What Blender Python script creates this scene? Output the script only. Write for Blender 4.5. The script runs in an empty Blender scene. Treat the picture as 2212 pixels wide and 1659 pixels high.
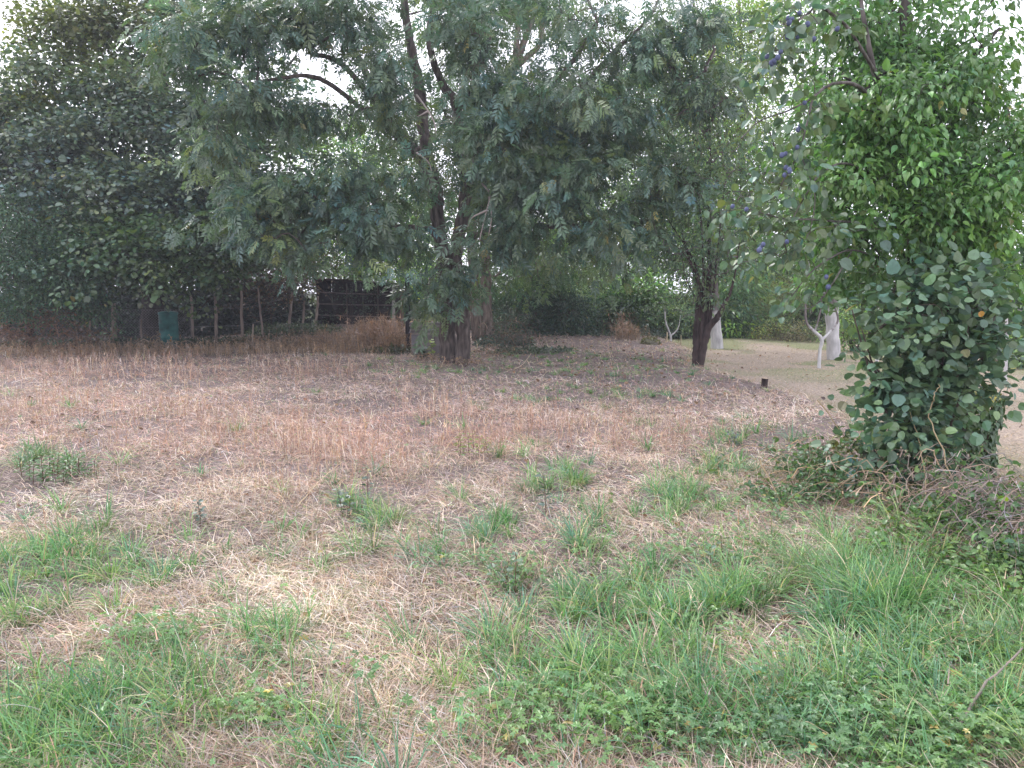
import bpy, math, random
import numpy as np
from mathutils import Vector, Matrix

rng = np.random.default_rng(11)
S = bpy.context.scene
C = S.collection

# ------------------------------------------------------------------ camera
FPX, CX, CY = 1659.0, 1106.0, 829.5          # focal length and centre, in pixels of a 2212 x 1659 view
PITCH = math.radians(7.13); CAMZ = 1.6
cam = bpy.data.cameras.new("camera"); camo = bpy.data.objects.new("camera", cam); C.objects.link(camo)
cam.sensor_width = 36; cam.lens = 27; cam.clip_start = 0.05; cam.clip_end = 2000
camo.location = (0, 0, CAMZ); camo.rotation_euler = (math.pi/2 - PITCH, 0, 0)
S.camera = camo
S.render.resolution_x, S.render.resolution_y = 1024, 768

# ------------------------------------------------------------------ world, sun, exposure
SUN_EL, SUN_AZ = math.radians(48), math.radians(-38)      # azimuth from +Y, negative = left
w = bpy.data.worlds.new("World"); S.world = w; w.use_nodes = True
nt = w.node_tree; nt.nodes.clear()
sky = nt.nodes.new('ShaderNodeTexSky'); sky.sky_type = 'NISHITA'; sky.sun_disc = False
sky.sun_elevation = SUN_EL; sky.sun_rotation = SUN_AZ
sky.air_density = 1.0; sky.dust_density = 4.0; sky.ozone_density = 1.0
hs = nt.nodes.new('ShaderNodeHueSaturation'); hs.inputs['Saturation'].default_value = 0.30
mx = nt.nodes.new('ShaderNodeMix'); mx.data_type = 'RGBA'; mx.inputs[0].default_value = 0.6
mx.inputs[7].default_value = (15.0, 14.95, 17.0, 1)          # the even white cloud cover
bg = nt.nodes.new('ShaderNodeBackground'); bg.inputs['Strength'].default_value = 0.12
out = nt.nodes.new('ShaderNodeOutputWorld')
nt.links.new(sky.outputs[0], hs.inputs['Color']); nt.links.new(hs.outputs[0], mx.inputs[6])
nt.links.new(mx.outputs[2], bg.inputs['Color']); nt.links.new(bg.outputs[0], out.inputs['Surface'])
sd = bpy.data.lights.new("sun", 'SUN'); sd.energy = 1.5; sd.angle = math.radians(11); sd.color = (1, .96, .93)
so = bpy.data.objects.new("sun", sd); C.objects.link(so)
dvec = Vector((math.sin(SUN_AZ)*math.cos(SUN_EL), math.cos(SUN_AZ)*math.cos(SUN_EL), math.sin(SUN_EL)))
so.rotation_euler = dvec.to_track_quat('Z', 'Y').to_euler()
S.view_settings.view_transform = 'Standard'; S.view_settings.look = 'None'
S.view_settings.gamma = 1; S.view_settings.exposure = 0.85
S.cycles.max_bounces = 8; S.cycles.diffuse_bounces = 4; S.cycles.transmission_bounces = 4
S.cycles.transparent_max_bounces = 4; S.cycles.use_adaptive_sampling = True

# ------------------------------------------------------------------ pixel <-> world
cp, sp = math.cos(PITCH), math.sin(PITCH)
def P(dx, dy, Y):
    """world point at depth Y seen at view pixel (dx, dy)"""
    r, u = (dx-CX)/FPX, (CY-dy)/FPX
    fy, fz = cp + u*sp, -sp + u*cp
    k = Y/fy
    return np.array([r*k, Y, CAMZ + fz*k])
def G(dx, dy, z=0.0):
    r, u = (dx-CX)/FPX, (CY-dy)/FPX
    fy, fz = cp + u*sp, -sp + u*cp
    k = (z-CAMZ)/fz
    return np.array([r*k, fy*k])
def proj(x, y, z=0.0):
    zz = z-CAMZ
    d = y*cp - zz*sp; u = y*sp + zz*cp
    d = np.maximum(d, .05)
    return CX + FPX*x/d, CY - FPX*u/d

# ------------------------------------------------------------------ noise and terrain
_T = np.random.default_rng(5).random((512, 512))
def vn(x, y, s, seed=0):
    x = np.asarray(x, float)/s + 131.7*(seed+1); y = np.asarray(y, float)/s + 71.3*(seed+1)
    xi = np.floor(x).astype(int); yi = np.floor(y).astype(int); fx = x-xi; fy = y-yi
    fx = fx*fx*(3-2*fx); fy = fy*fy*(3-2*fy)
    a = _T[xi % 512, yi % 512]; b = _T[(xi+1) % 512, yi % 512]; c = _T[xi % 512, (yi+1) % 512]; d = _T[(xi+1) % 512, (yi+1) % 512]
    return (a*(1-fx)+b*fx)*(1-fy) + (c*(1-fx)+d*fx)*fy
def fbm(x, y, s, seed=0):
    return vn(x, y, s, seed)*.55 + vn(x, y, s*.47, seed+7)*.3 + vn(x, y, s*.21, seed+13)*.15
def gs(x, y, cx, cy, rx, ry):
    return np.exp(-((x-cx)/rx)**2 - ((y-cy)/ry)**2)
def sstep(a, b, v):
    t = np.clip((v-a)/(b-a), 0, 1); return t*t*(3-2*t)
def lawn_mask(x, y):                                       # 1 on the mown lawn at the right
    edge = 4.05 + .25*np.sin(y*.7) + np.clip(y-17, 0, 10)*0.10
    return sstep(-.25, .35, x-edge)
def H(x, y):
    x = np.asarray(x, float); y = np.asarray(y, float)
    L = lawn_mask(x, y)
    h = (fbm(x, y, 1.3, 1)-.5)*.07*(1-.7*L) + (vn(x, y, 5, 3)-.5)*.12
    h = h - .10*L
    h = h + .50*gs(x, y, -5.2, 24.2, 3.2, 2.3) + .16*gs(x, y, 6.9, 23.4, 2.4, 1.6)
    h = h + .22*sstep(24, 30, y)*(x > -50) + .12*gs(x, y, 1.6, 24.0, 3.5, 2.0)
    h = h + .22*gs(x, y, 3.3, 4.7, .9, .8)
    return h

# ------------------------------------------------------------------ materials
def bsdf_mat(name, rough=.8, spec=.3, bump=0, bscale=30, var=.25, vscale=6, translucent=0, stretch=(1, 1, 1), base=None, tcol=(1.5, 1.6, .8)):
    m = bpy.data.materials.new(name); m.use_nodes = True; n = m.node_tree; L = n.links
    b = n.nodes['Principled BSDF']; b.inputs['Roughness'].default_value = rough
    b.inputs['Specular IOR Level'].default_value = spec
    if base is None:
        a = n.nodes.new('ShaderNodeAttribute'); a.attribute_name = 'Col'; src = a.outputs['Color']
    else:
        a = n.nodes.new('ShaderNodeRGB'); a.outputs[0].default_value = (*base, 1); src = a.outputs[0]
    tc = n.nodes.new('ShaderNodeTexCoord'); mp = n.nodes.new('ShaderNodeMapping'); mp.inputs['Scale'].default_value = stretch
    L.new(tc.outputs['Object'], mp.inputs['Vector'])
    if var:
        no = n.nodes.new('ShaderNodeTexNoise'); no.inputs['Scale'].default_value = vscale; no.inputs['Detail'].default_value = 6
        L.new(mp.outputs[0], no.inputs['Vector'])
        mr = n.nodes.new('ShaderNodeMapRange'); mr.inputs[1].default_value = .3; mr.inputs[2].default_value = .7
        mr.inputs[3].default_value = 1-var; mr.inputs[4].default_value = 1+var
        L.new(no.outputs['Fac'], mr.inputs[0])
        vm = n.nodes.new('ShaderNodeVectorMath'); vm.operation = 'SCALE'
        L.new(src, vm.inputs[0]); L.new(mr.outputs[0], vm.inputs['Scale']); src = vm.outputs[0]
    L.new(src, b.inputs['Base Color'])
    if bump:
        nb = n.nodes.new('ShaderNodeTexNoise'); nb.inputs['Scale'].default_value = bscale; nb.inputs['Detail'].default_value = 8
        L.new(mp.outputs[0], nb.inputs['Vector'])
        bu = n.nodes.new('ShaderNodeBump'); bu.inputs['Strength'].default_value = bump; bu.inputs['Distance'].default_value = .02
        L.new(nb.outputs['Fac'], bu.inputs['Height']); L.new(bu.outputs[0], b.inputs['Normal'])
    if translucent:
        t = n.nodes.new('ShaderNodeBsdfTranslucent')
        vm2 = n.nodes.new('ShaderNodeVectorMath'); vm2.operation = 'MULTIPLY'; vm2.inputs[1].default_value = tcol
        L.new(src, vm2.inputs[0]); L.new(vm2.outputs[0], t.inputs['Color'])
        ms = n.nodes.new('ShaderNodeMixShader'); ms.inputs[0].default_value = translucent
        L.new(b.outputs[0], ms.inputs[1]); L.new(t.outputs[0], ms.inputs[2])
        L.new(ms.outputs[0], n.nodes['Material Output'].inputs['Surface'])
    return m
M_leaf = bsdf_mat('leaf', .40, .75, var=0, translucent=.33)
M_glossleaf = bsdf_mat('bloomy_leaf', .45, .7, var=.12, vscale=40, translucent=.22)
M_grass = bsdf_mat('grass_blade', .45, .4, var=0, translucent=.28, tcol=(1.2, 1.45, .9))
M_dry = bsdf_mat('dry_stalk', .75, .2, var=0, translucent=.15)
M_bark = bsdf_mat('bark', .9, .15, bump=1.0, bscale=26, var=.65, vscale=16, stretch=(1, 1, .22))
M_twig = bsdf_mat('twig', .85, .15, var=0)
M_white = bsdf_mat('limewash', .85, .2, bump=.8, bscale=30, var=.28, vscale=12, stretch=(1, 1, .3))
M_wood = bsdf_mat('weathered_wood', .85, .15, bump=.5, bscale=40, var=.35, vscale=14, stretch=(1, 1, .12))

# ------------------------------------------------------------------ mesh accumulation
class Acc:
    def __init__(self): self.v = []; self.c = []; self.f = []; self.n = 0
    def add(self, verts, faces, cols):
        """verts (M,V,3); faces (F,k) indices in V; cols (M,3) or (M,V,3)"""
        verts = np.asarray(verts, np.float32); M_, V = verts.shape[:2]
        if M_ == 0: return
        faces = np.asarray(faces, np.int64); cols = np.asarray(cols, np.float32)
        if cols.ndim == 1: cols = np.broadcast_to(cols, (M_, 3))
        if cols.ndim == 2: cols = np.repeat(cols[:, None, :], V, 1)
        f = faces[None] + (np.arange(M_)*V)[:, None, None] + self.n
        self.v.append(verts.reshape(-1, 3)); self.c.append(cols.reshape(-1, 3))
        self.f.append(f.reshape(-1, faces.shape[1])); self.n += M_*V
    def build(self, name, mat, parent=None, smooth=False):
        me = bpy.data.meshes.new(name)
        v = np.concatenate(self.v); c = np.concatenate(self.c)
        me.vertices.add(len(v)); me.vertices.foreach_set('co', v.ravel())
        idx = np.concatenate([f.ravel() for f in self.f]).astype(np.int32)
        tot = np.concatenate([np.full(len(f), f.shape[1], np.int32) for f in self.f])
        st = np.zeros(len(tot), np.int32); st[1:] = np.cumsum(tot)[:-1]
        me.loops.add(len(idx)); me.loops.foreach_set('vertex_index', idx)
        me.polygons.add(len(tot)); me.polygons.foreach_set('loop_start', st)
        me.polygons.foreach_set('use_smooth', np.full(len(tot), smooth))
        me.update(calc_edges=True)
        a = me.attributes.new('Col', 'FLOAT_COLOR', 'POINT')
        a.data.foreach_set('color', np.concatenate([c, np.ones((len(c), 1), np.float32)], 1).ravel())
        me.materials.append(mat)
        o = bpy.data.objects.new(name, me); C.objects.link(o)
        if parent is not None:
            o.parent = parent; o.matrix_parent_inverse = Matrix.Translation(-Vector(parent.location))
        return o
def tag(o, label=None, cat=None, group=None, kind=None):
    if label: o['label'] = label
    if cat: o['category'] = cat
    if group: o['group'] = group
    if kind: o['kind'] = kind
    return o
def thing(name, loc, label, cat, group=None):
    o = bpy.data.objects.new(name, None); C.objects.link(o); o.location = [float(t) for t in loc]
    o.empty_display_size = .2
    return tag(o, label, cat, group)
def nz(a): return a/np.maximum(np.linalg.norm(a, axis=-1, keepdims=True), 1e-9)
def frames(axis, up):
    """columns side, axis, normal"""
    axis = nz(axis); side = nz(np.cross(axis, up)); n = np.cross(side, axis)
    return np.stack([side, axis, n], -1)
def tube(acc, pts, rad, sides, col, noise=0, cap=True):
    pts = np.asarray(pts, float); n = len(pts); rad = np.asarray(rad, float)
    if rad.ndim == 0: rad = np.full(n, float(rad))
    t = np.gradient(pts, axis=0); t = nz(t)
    d = np.abs(pts[-1]-pts[0]); ref = np.zeros(3); ref[np.argmin(d)] = 1
    a = nz(np.cross(t, ref)); b = np.cross(t, a)
    th = np.arange(sides)*2*math.pi/sides
    rr = rad[:, None]*np.ones((n, sides))
    if noise: rr = rr*(1+noise*(rng.random((n, sides))-.5)*2)
    v = pts[:, None]+rr[..., None]*(np.cos(th)[None, :, None]*a[:, None]+np.sin(th)[None, :, None]*b[:, None])
    i = np.arange(n-1)[:, None]*sides; j = np.arange(sides)[None]; k = (j+1) % sides
    f = np.stack([i+j, i+k, i+sides+k, i+sides+j], -1).reshape(-1, 4)
    col = np.asarray(col, float)
    cc = np.broadcast_to(col, (n*sides, 3)) if col.ndim == 1 else np.repeat(col, sides, 0)
    acc.add(v.reshape(1, -1, 3), f, cc[None])
    if cap:
        acc.f.append((np.arange(sides)[None]+(n-1)*sides+acc.n-n*sides))
def crv(pts, per=6):
    """Catmull-Rom through points of any dimension"""
    p = np.asarray(pts, float); 
    if len(p) < 3: per = max(per, 3)
    q = np.vstack([2*p[0]-p[1], p, 2*p[-1]-p[-2]]); o = []
    for i in range(1, len(q)-2):
        t = np.linspace(0, 1, per, endpoint=False)[:, None]
        a, b, c, d = q[i-1], q[i], q[i+1], q[i+2]
        o.append(.5*((2*b)+(-a+c)*t+(2*a-5*b+4*c-d)*t*t+(-a+3*b-3*c+d)*t**3))
    o.append(p[-1:]); return np.vstack(o)
def box(acc, c, s, col, rz=0, tilt=0):
    x, y, z = s[0]/2, s[1]/2, s[2]/2
    v = np.array([[-x, -y, -z], [x, -y, -z], [x, y, -z], [-x, y, -z], [-x, -y, z], [x, -y, z], [x, y, z], [-x, y, z]])
    R = np.array(Matrix.Rotation(rz, 3, 'Z') @ Matrix.Rotation(tilt, 3, 'Y'))
    v = v@R.T + np.array(c)
    acc.add(v[None], [[0, 3, 2, 1], [4, 5, 6, 7], [0, 1, 5, 4], [1, 2, 6, 5], [2, 3, 7, 6], [3, 0, 4, 7]], np.array([col]))

# ------------------------------------------------------------------ leaf shapes (x side, y along, z normal)
def shape_leaf():        # a single folded face
    return np.array([[0, 0, 0], [.5, .45, .10], [0, 1, -.12], [-.5, .45, .10]]), np.array([[0, 1, 2, 3]])
def shape_leaf2():       # pointed, folded along the midrib, curved
    v = [[0, 0, 0], [0, .5, 0], [0, 1, -.22], [.42, .22, .10], [.46, .5, .09], [.2, .8, -.03], [-.42, .22, .10], [-.46, .5, .09], [-.2, .8, -.03]]
    return np.array(v), np.array([[0, 3, 4, 1], [1, 4, 5, 2], [0, 1, 7, 6], [1, 2, 8, 7]])
def shape_round():       # broad rounded leaf, cupped, with a short point
    v = [[0, 0, 0], [0, .5, -.04], [0, 1, -.12], [.38, .10, .06], [.56, .42, .07], [.36, .80, 0], [-.38, .10, .06], [-.56, .42, .07], [-.36, .80, 0]]
    return np.array(v), np.array([[0, 3, 4, 1], [1, 4, 5, 2], [0, 1, 7, 6], [1, 2, 8, 7]])
def shape_pinnate(n=5, w=.10, l=.36):   # ash or elder leaf: paired narrow leaflets along a drooping midrib
    V, F = [], []
    def leaflet(x0, y0, z0, dx, dy, dz, L, W):
        k = len(V); px, py = -dy, dx
        V.extend([[x0, y0, z0], [x0+dx*L*.45+px*W, y0+dy*L*.45+py*W, z0+dz*L*.45+.02], [x0+dx*L, y0+dy*L, z0+dz*L], [x0+dx*L*.45-px*W, y0+dy*L*.45-py*W, z0+dz*L*.45+.02]])
        F.append([k, k+1, k+2, k+3])
    for i in range(n):
        y = .28+.6*i/(n-1) if n > 1 else .5; z = -.28*y*y
        for s in (-1, 1):
            a = math.radians(50+8*(i % 2)); leaflet(0, y, z, s*math.sin(a), math.cos(a), -.35, l*(1-.15*abs(i-n/2)/n), w*.5)
    leaflet(0, .9, -.24, 0, 1, -.4, l, w*.55)
    k = len(V); V.extend([[-.008, 0, 0], [.008, 0, 0], [.008, .9, -.24], [-.008, .9, -.24]]); F.append([k, k+1, k+2, k+3])
    return np.array(V), np.array(F)
def shape_palmate(n=5):
    V, F = [], []
    for i in range(n):
        a = math.radians(-100+200*i/(n-1)); L = .55 if i in (0, n-1) else .72
        d = np.array([math.sin(a), math.cos(a)]); p = np.array([d[1], -d[0]]); k = len(V)
        for q, zz in ((d*0, 0), (d*L*.6+p*.17, .05), (d*L, -.08), (d*L*.6-p*.17, .05)):
            V.append([q[0], q[1]+.3, zz])
        F.append([k, k+1, k+2, k+3])
    return np.array(V), np.array(F)
def shape_ivy():
    v = [[0, 0, 0], [.5, .05, .04], [.33, .38, .03], [0, 1, -.1], [-.33, .38, .03], [-.5, .05, .04]]
    return np.array(v), np.array([[0, 1, 2, 3], [0, 3, 4, 5]])
SH = dict(leaf=shape_leaf(), leaf2=shape_leaf2(), round=shape_round(), pin=shape_pinnate(4, .15, .42), pin3=shape_pinnate(3, .16, .42), palm=shape_palmate(), ivy=shape_ivy())
def put(acc, shape, pos, axis, up, L, W, col):
    tv, tf = SH[shape]; n = len(pos)
    R = frames(axis, up); L = np.broadcast_to(L, n); W = np.broadcast_to(W, n)
    loc = tv[None]*np.stack([W, L, L], -1)[:, None]
    acc.add(np.einsum('mij,mvj->mvi', R, loc)+pos[:, None], tf, col)
def tint(base, n, dl=.25, dh=.08):
    """n colours round a base, in lightness and in yellow-blue"""
    b = np.asarray(base, float)
    if b.ndim == 1: b = np.broadcast_to(b, (n, 3))
    l = np.exp(rng.normal(0, dl, (n, 1))); h = rng.normal(0, dh, (n, 1))
    return np.clip(b*l*np.concatenate([1+h*1.4, 1+h*.3, 1-h*1.5], 1), .002, .95)

# ------------------------------------------------------------------ trees
def lobe_points(lobes, dens=1.0, bough=.3, per=6):
    """lobes: (dx, dy, rx, ry, Y, rY metres, count[, colour]) in view pixels at depth Y"""
    pts, cols, wts = [], [], []
    for lb in lobes:
        dx, dy, rx, ry, Y, rY, n = lb[:7]; n = int(n*dens)
        d = nz(rng.normal(size=(n, 3))); r = rng.random(n)**.45
        c = P(dx, dy, Y); k = Y/FPX; q = c + d*r[:, None]*np.array([rx*k, rY, ry*k])
        nb = max(1, n//per); own = rng.integers(0, nb, n); tilt = rng.normal(0, .25, (nb, 2))
        o = rng.normal(size=(n, 3))*np.array([bough, bough, bough*.28]); o[:, 2] += (o[:, 0]*tilt[own, 0]+o[:, 1]*tilt[own, 1])-.2*(o[:, 0]**2+o[:, 1]**2)/bough
        pts.append(q[:nb][own]+o)
        cols.append(np.broadcast_to(np.asarray(lb[7] if len(lb) > 7 else (np.nan,)*3, float), (n, 3)))
    return np.vstack(pts), np.vstack(cols)
def grow(limb_paths, targets, step=.45, sag=.12, minr=.004, zpen=.3):
    """twigs from the nearest point of the limbs to each target"""
    nodes = [p for lp in limb_paths for p in lp]
    N = np.array(nodes); par = [-1]*len(nodes)
    cap = len(nodes)+len(targets)*14+10; A = np.empty((cap, 3)); A[:len(N)] = N; n = len(N); paths = []
    d0 = np.array([np.min(np.sum((N-t)**2, 1)) for t in targets])
    for i in np.argsort(d0):
        t = targets[i]; q = A[:n]; d = np.linalg.norm(q-t, axis=1) + zpen*np.maximum(0, q[:, 2]-t[2])
        j = int(np.argmin(d)); s = q[j].copy(); L = np.linalg.norm(t-s); m = int(min(10, max(2, round(L/step))))
        u = np.linspace(0, 1, m+1)[1:, None]
        mid = s*(1-u)+t*u
        mid[:, 2] += (sag*L*np.sin(math.pi*u[:, 0])); mid[:-1] += rng.normal(0, .035*L/m**.5, (m-1 if m > 1 else 0, 3)) if m > 1 else 0
        ids = [j]
        for p in mid:
            A[n] = p; par.append(ids[-1]); ids.append(n); n += 1
        paths.append(ids)
    cnt = np.zeros(n)
    cnt[[p[-1] for p in paths]] = 1
    for k in range(n-1, -1, -1):
        if par[k] >= 0: cnt[par[k]] += cnt[k]
    rad = np.minimum(minr*np.sqrt(np.maximum(cnt, 1))*1.0, .045)
    return A[:n], paths, rad
def cluster_leaves(acc, shape, centres, dirs, K, spread, L, WR, base, droop=.4, out=.7, flat=.6, dl=.25, dh=.08, cdl=.22, vcol=None, rnd=.6):
    n = len(centres)*K
    c = np.repeat(centres, K, 0); d = np.repeat(dirs, K, 0)
    off = rng.normal(size=(n, 3))*spread; off[:, 2] *= flat
    pos = c+off+d*rng.random((n, 1))*spread*.8
    axis = nz(d*out+nz(off)*.8+rng.normal(size=(n, 3))*rnd*.6+np.array([0, 0, -droop]))
    up = nz(np.array([0, 0, 1.])+rng.normal(size=(n, 3))*rnd*.7)
    b = np.asarray(base, float)
    if vcol is not None:
        b = np.where(np.isnan(vcol), b[None], vcol); cb = tint(b, len(centres), cdl, dh)
    else: cb = tint(b, len(centres), cdl, dh)
    col = tint(np.repeat(cb, K, 0), n, dl, dh)
    old = rng.random(n) < .004; col[old] = tint((.26, .24, .09), int(old.sum()), .35, .08) if old.any() else col[old]
    Ls = L*np.exp(rng.normal(0, .26, n))
    put(acc, shape, pos, axis, up, Ls, Ls*WR, col)
    return pos
def tree(name, label, limbs, lobes, leaf, bark=(.09, .075, .06), group=None, cat='tree', K=10, spread=.25, L=.12, WR=.8, base=(.05, .09, .04),
         droop=.4, trunkmat=None, twigcol=None, twigs=True, flat=.6, dl=.25, cdl=.22, dh=.08, minr=.004, mat=None, sides=9, paint=None, out_=.7, rnd=.6, dead=0, step=.45, bough=.3, per=6, dens=1.0):
    """limbs: lists of (dx, dy, Y, radius) in view pixels; first limb is the trunk, from the ground up"""
    f = limbs[0][0]; g = P(f[0], f[1], f[2]); z0 = float(H(g[0], g[1]))
    root = thing(name, (g[0], g[1], z0), label, cat, group)
    tr = Acc(); paths = []
    for li, lb in enumerate(limbs):
        pr = np.array([[*P(a, b, c), r] for a, b, c, r in lb])
        if li == 0 or lb[0][-1] < 0: pr[0, 2] = z0-.15
        pr[:, 3] = np.abs(pr[:, 3])
        cv = crv(pr, 7); cv[:, :3] += rng.normal(size=(len(cv), 3))*cv[:, 3:4]*(.03 if paint else .08)
        if li == 0 and cv[0, 3] > .08 and not paint: cv[:3, 3] *= np.array([1.35, 1.18, 1.06])
        bc = np.broadcast_to(np.array(bark), (len(cv), 3)).copy()*np.exp(rng.normal(0, .06, (len(cv), 1)))
        if paint and li in paint[1]:
            k = sstep(paint[0]+.1, paint[0]-.1, cv[:, 2]-z0+rng.normal(0, .05, len(cv)))[:, None]; bc = bc*(1-k)+np.array([.46, .45, .455])*k
        tube(tr, cv[:, :3], np.maximum(cv[:, 3], .004), sides if cv[0, 3] > .05 else 6, bc, noise=.03 if paint else .09)
        paths.append(cv[:, :3])
    tr.build('trunk', trunkmat or M_bark, root, smooth=True)
    if lobes:
        T, vc = lobe_points(lobes, dens, bough, per)
        A, tp, rad = grow(paths, T, minr=minr, step=step)
        if twigs:
            tw = Acc(); tc = twigcol or tuple(np.array(bark)*1.0)
            for ids in tp:
                r = rad[ids].copy(); r[0] = r[1]; r[-1] *= .6
                tube(tw, A[ids], r, 4 if r[0] > .012 else 3, tc, cap=False)
            tw.build('branches', M_twig if not trunkmat else trunkmat, root, smooth=True)
        dirs = np.array([A[i[-1]]-A[i[-2]] for i in tp]); order = np.array([i[-1] for i in tp])
        cen = A[order]
        # colours follow their own lobes: match the target by position
        ix = {tuple(np.round(t, 5)): k for k, t in enumerate(T)}
        vv = np.array([vc[ix.get(tuple(np.round(c, 5)), 0)] for c in cen])
        lf = Acc()
        dirs = nz(dirs)
        keep = rng.random(len(cen)) >= dead
        cluster_leaves(lf, leaf, cen[keep], dirs[keep], K, spread, L, WR, base, droop, out_, flat, dl, dh, cdl, vcol=vv[keep], rnd=rnd)
        lf.build('crown', mat or M_leaf, root)
    return root

# ================================================================== GROUND
def axis_grid(lo, hi, fine_lo, fine_hi, fine, growth):
    a = list(np.arange(fine_lo, fine_hi, fine)); s = fine; x = fine_hi
    while x < hi: a.append(x); s *= growth; x += s
    a.append(hi); s = fine; x = fine_lo; b = []
    while x > lo: s *= growth; x -= s; b.append(max(x, lo))
    return np.array(sorted(set(b+a)))
gx = axis_grid(-150, 150, -9, 9, .09, 1.09); gy = axis_grid(-40, 220, 0, 24, .09, 1.09)
X, Y = np.meshgrid(gx, gy, indexing='ij'); Z = H(X, Y)
nx, ny = X.shape; ii = (np.arange(nx-1)[:, None]*ny+np.arange(ny-1)[None])
F = np.stack([ii, ii+ny, ii+ny+1, ii+1], -1).reshape(-1, 4)
Lm = lawn_mask(X, Y)[..., None]
n1 = fbm(X, Y, 1.1, 21)[..., None]; n2 = fbm(X, Y, 3.0, 33)[..., None]
field = np.array([.19, .148, .138])*(1-n1)+np.array([.10, .083, .082])*n1*1.2
field = field*(.8+.4*n2)
lawn = np.array([.30, .245, .20])*(.82+.36*n1)
lg = sstep(.38, .6, fbm(X, Y, 1.6, 44))[..., None]*(.4+.5*sstep(13, 18, Y)[..., None])  # green turf patches, stronger far off to stand in for shaded patches too
lawn = lawn*(1-lg)+np.array([.19, .20, .11])*lg
gcol = field*(1-Lm)+lawn*Lm
far = sstep(27, 32, Y)[..., None]; gcol = gcol*(1-far)+np.array([.05, .06, .03])*far
ga = Acc(); ga.add(np.stack([X, Y, Z], -1).reshape(1, -1, 3), F, gcol.reshape(1, -1, 3))
M_ground = bsdf_mat('soil', .95, .1, bump=1.0, bscale=45, var=.45, vscale=34)
tag(ga.build('ground', M_ground, smooth=True), kind='structure')

# ------------------------------------------------------------------ masks, in view pixels of the spot each plant grows on
def blob(dx, dy, L):
    m = np.zeros_like(dx)
    for cx, cy, rx, ry, a in L: m = np.maximum(m, a*np.exp(-(((dx-cx)/rx)**2+((dy-cy)/ry)**2)**1.3))
    return m
GREEN = [(200, 1225, 230, 70, .8), (60, 1300, 150, 70, .6), (250, 1510, 230, 80, .55), (60, 1620, 200, 80, .9), (330, 1500, 90, 60, .8), (800, 1130, 60, 55, 1), (940, 1185, 40, 35, .8),
         (1210, 1070, 80, 55, 1), (1070, 1120, 60, 45, .9), (1280, 1160, 60, 50, .9), (1480, 1095, 110, 40, 1), (1420, 1180, 150, 50, .45), (1850, 1300, 190, 110, 1.0),
         (1900, 1500, 300, 130, 1), (1450, 1330, 220, 90, .9), (1300, 1470, 280, 110, .85), (1550, 1560, 260, 110, .7), (2150, 1480, 150, 200, .9), (730, 1610, 90, 60, .8), (600, 1370, 60, 50, .75),
         (1680, 1180, 160, 60, .35), (1250, 1250, 170, 50, .45), (90, 1010, 70, 25, .5), (1150, 775, 180, 20, .9), (1350, 800, 220, 30, .9), (1000, 805, 200, 14, .8), (850, 790, 120, 10, .7), (1300, 850, 200, 25, .6), (1630, 940, 120, 30, .5), (1560, 1000, 150, 35, .4), (600, 1180, 60, 30, .35)]
COVER = [(1900, 1590, 420, 90, .8), (1250, 1580, 240, 70, .6), (1500, 1480, 200, 80, .45), (1100, 1230, 130, 45, .5), (1550, 1210, 160, 50, .6), (1980, 1420, 220, 80, .5), (330, 1390, 90, 40, .8), (560, 1560, 90, 40, .5), (2100, 1650, 250, 90, 1), (1700, 1120, 150, 60, .6), (780, 1480, 60, 30, .3)]
RED = [(980, 930, 200, 50, 1), (740, 960, 170, 60, .9), (250, 805, 330, 32, .55), (600, 800, 240, 26, .4), (900, 870, 90, 24, .4), (350, 950, 330, 60, .42), (120, 900, 180, 50, .45), (1330, 940, 240, 40, .42), (650, 1050, 260, 50, .2), (300, 870, 300, 40, .35)]
PALE = [(760, 850, 330, 24, .8), (200, 1080, 260, 55, .9), (560, 1060, 150, 40, .6), (700, 1330, 230, 120, .8), (1700, 900, 140, 40, .7), (1620, 1010, 120, 30, .5), (1150, 900, 250, 20, .5), (520, 1250, 170, 50, .5), (1640, 1260, 120, 40, .6)]
def field_pts(n, y0=2.0, y1=24, pw=1.5, marg=1.6):
    """points on the open ground, denser towards the camera"""
    u = rng.random(n); e = 1-pw
    y = (y0**e+(y1**e-y0**e)*u)**(1/e) if abs(e) > 1e-6 else y0*(y1/y0)**u
    hw = y*.70+marg; x = (rng.random(n)*2-1)*hw
    dx, dy = proj(x, y, 0.0)
    return x, y, dx, dy
def blades(acc, x, y, z, head, elev, L, W, curl, col, segs=3, tipcol=1.12, sway=0):
    """curved strips: start direction (heading, elevation), bending by curl radians over the length"""
    n = len(x); t = np.linspace(0, 1, segs+1)
    px, py, pz = np.array(x, float), np.array(y, float), np.array(z, float); V = []; hx, hy = np.cos(head), np.sin(head)
    for k in range(segs+1):
        wk = W*(1-.92*t[k]**1.6)*.5*(1 if k < segs else .35)
        V.append(np.stack([px-hy*wk, py+hx*wk, pz], -1)); V.append(np.stack([px+hy*wk, py-hx*wk, pz+W*.25], -1))
        e = elev-curl*(t[k]+.5/segs); s = L/segs
        hd = head+sway*(t[k]); hx, hy = np.cos(hd), np.sin(hd)
        px = px+np.cos(e)*hx*s; py = py+np.cos(e)*hy*s; pz = pz+np.sin(e)*s
    V = np.stack(V, 1)
    gz = H(V[..., 0], V[..., 1])+.002
    V[..., 2] = np.maximum(V[..., 2], gz)
    f = np.array([[2*k, 2*k+1, 2*k+3, 2*k+2] for k in range(segs)])
    cc = col[:, None, :]*np.repeat(1+(tipcol-1)*t, 2)[None, :, None]
    acc.add(V, f, np.clip(cc, 0, .95))
def wscale(y): return np.maximum(1, (y/6.0)**.8)

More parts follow.
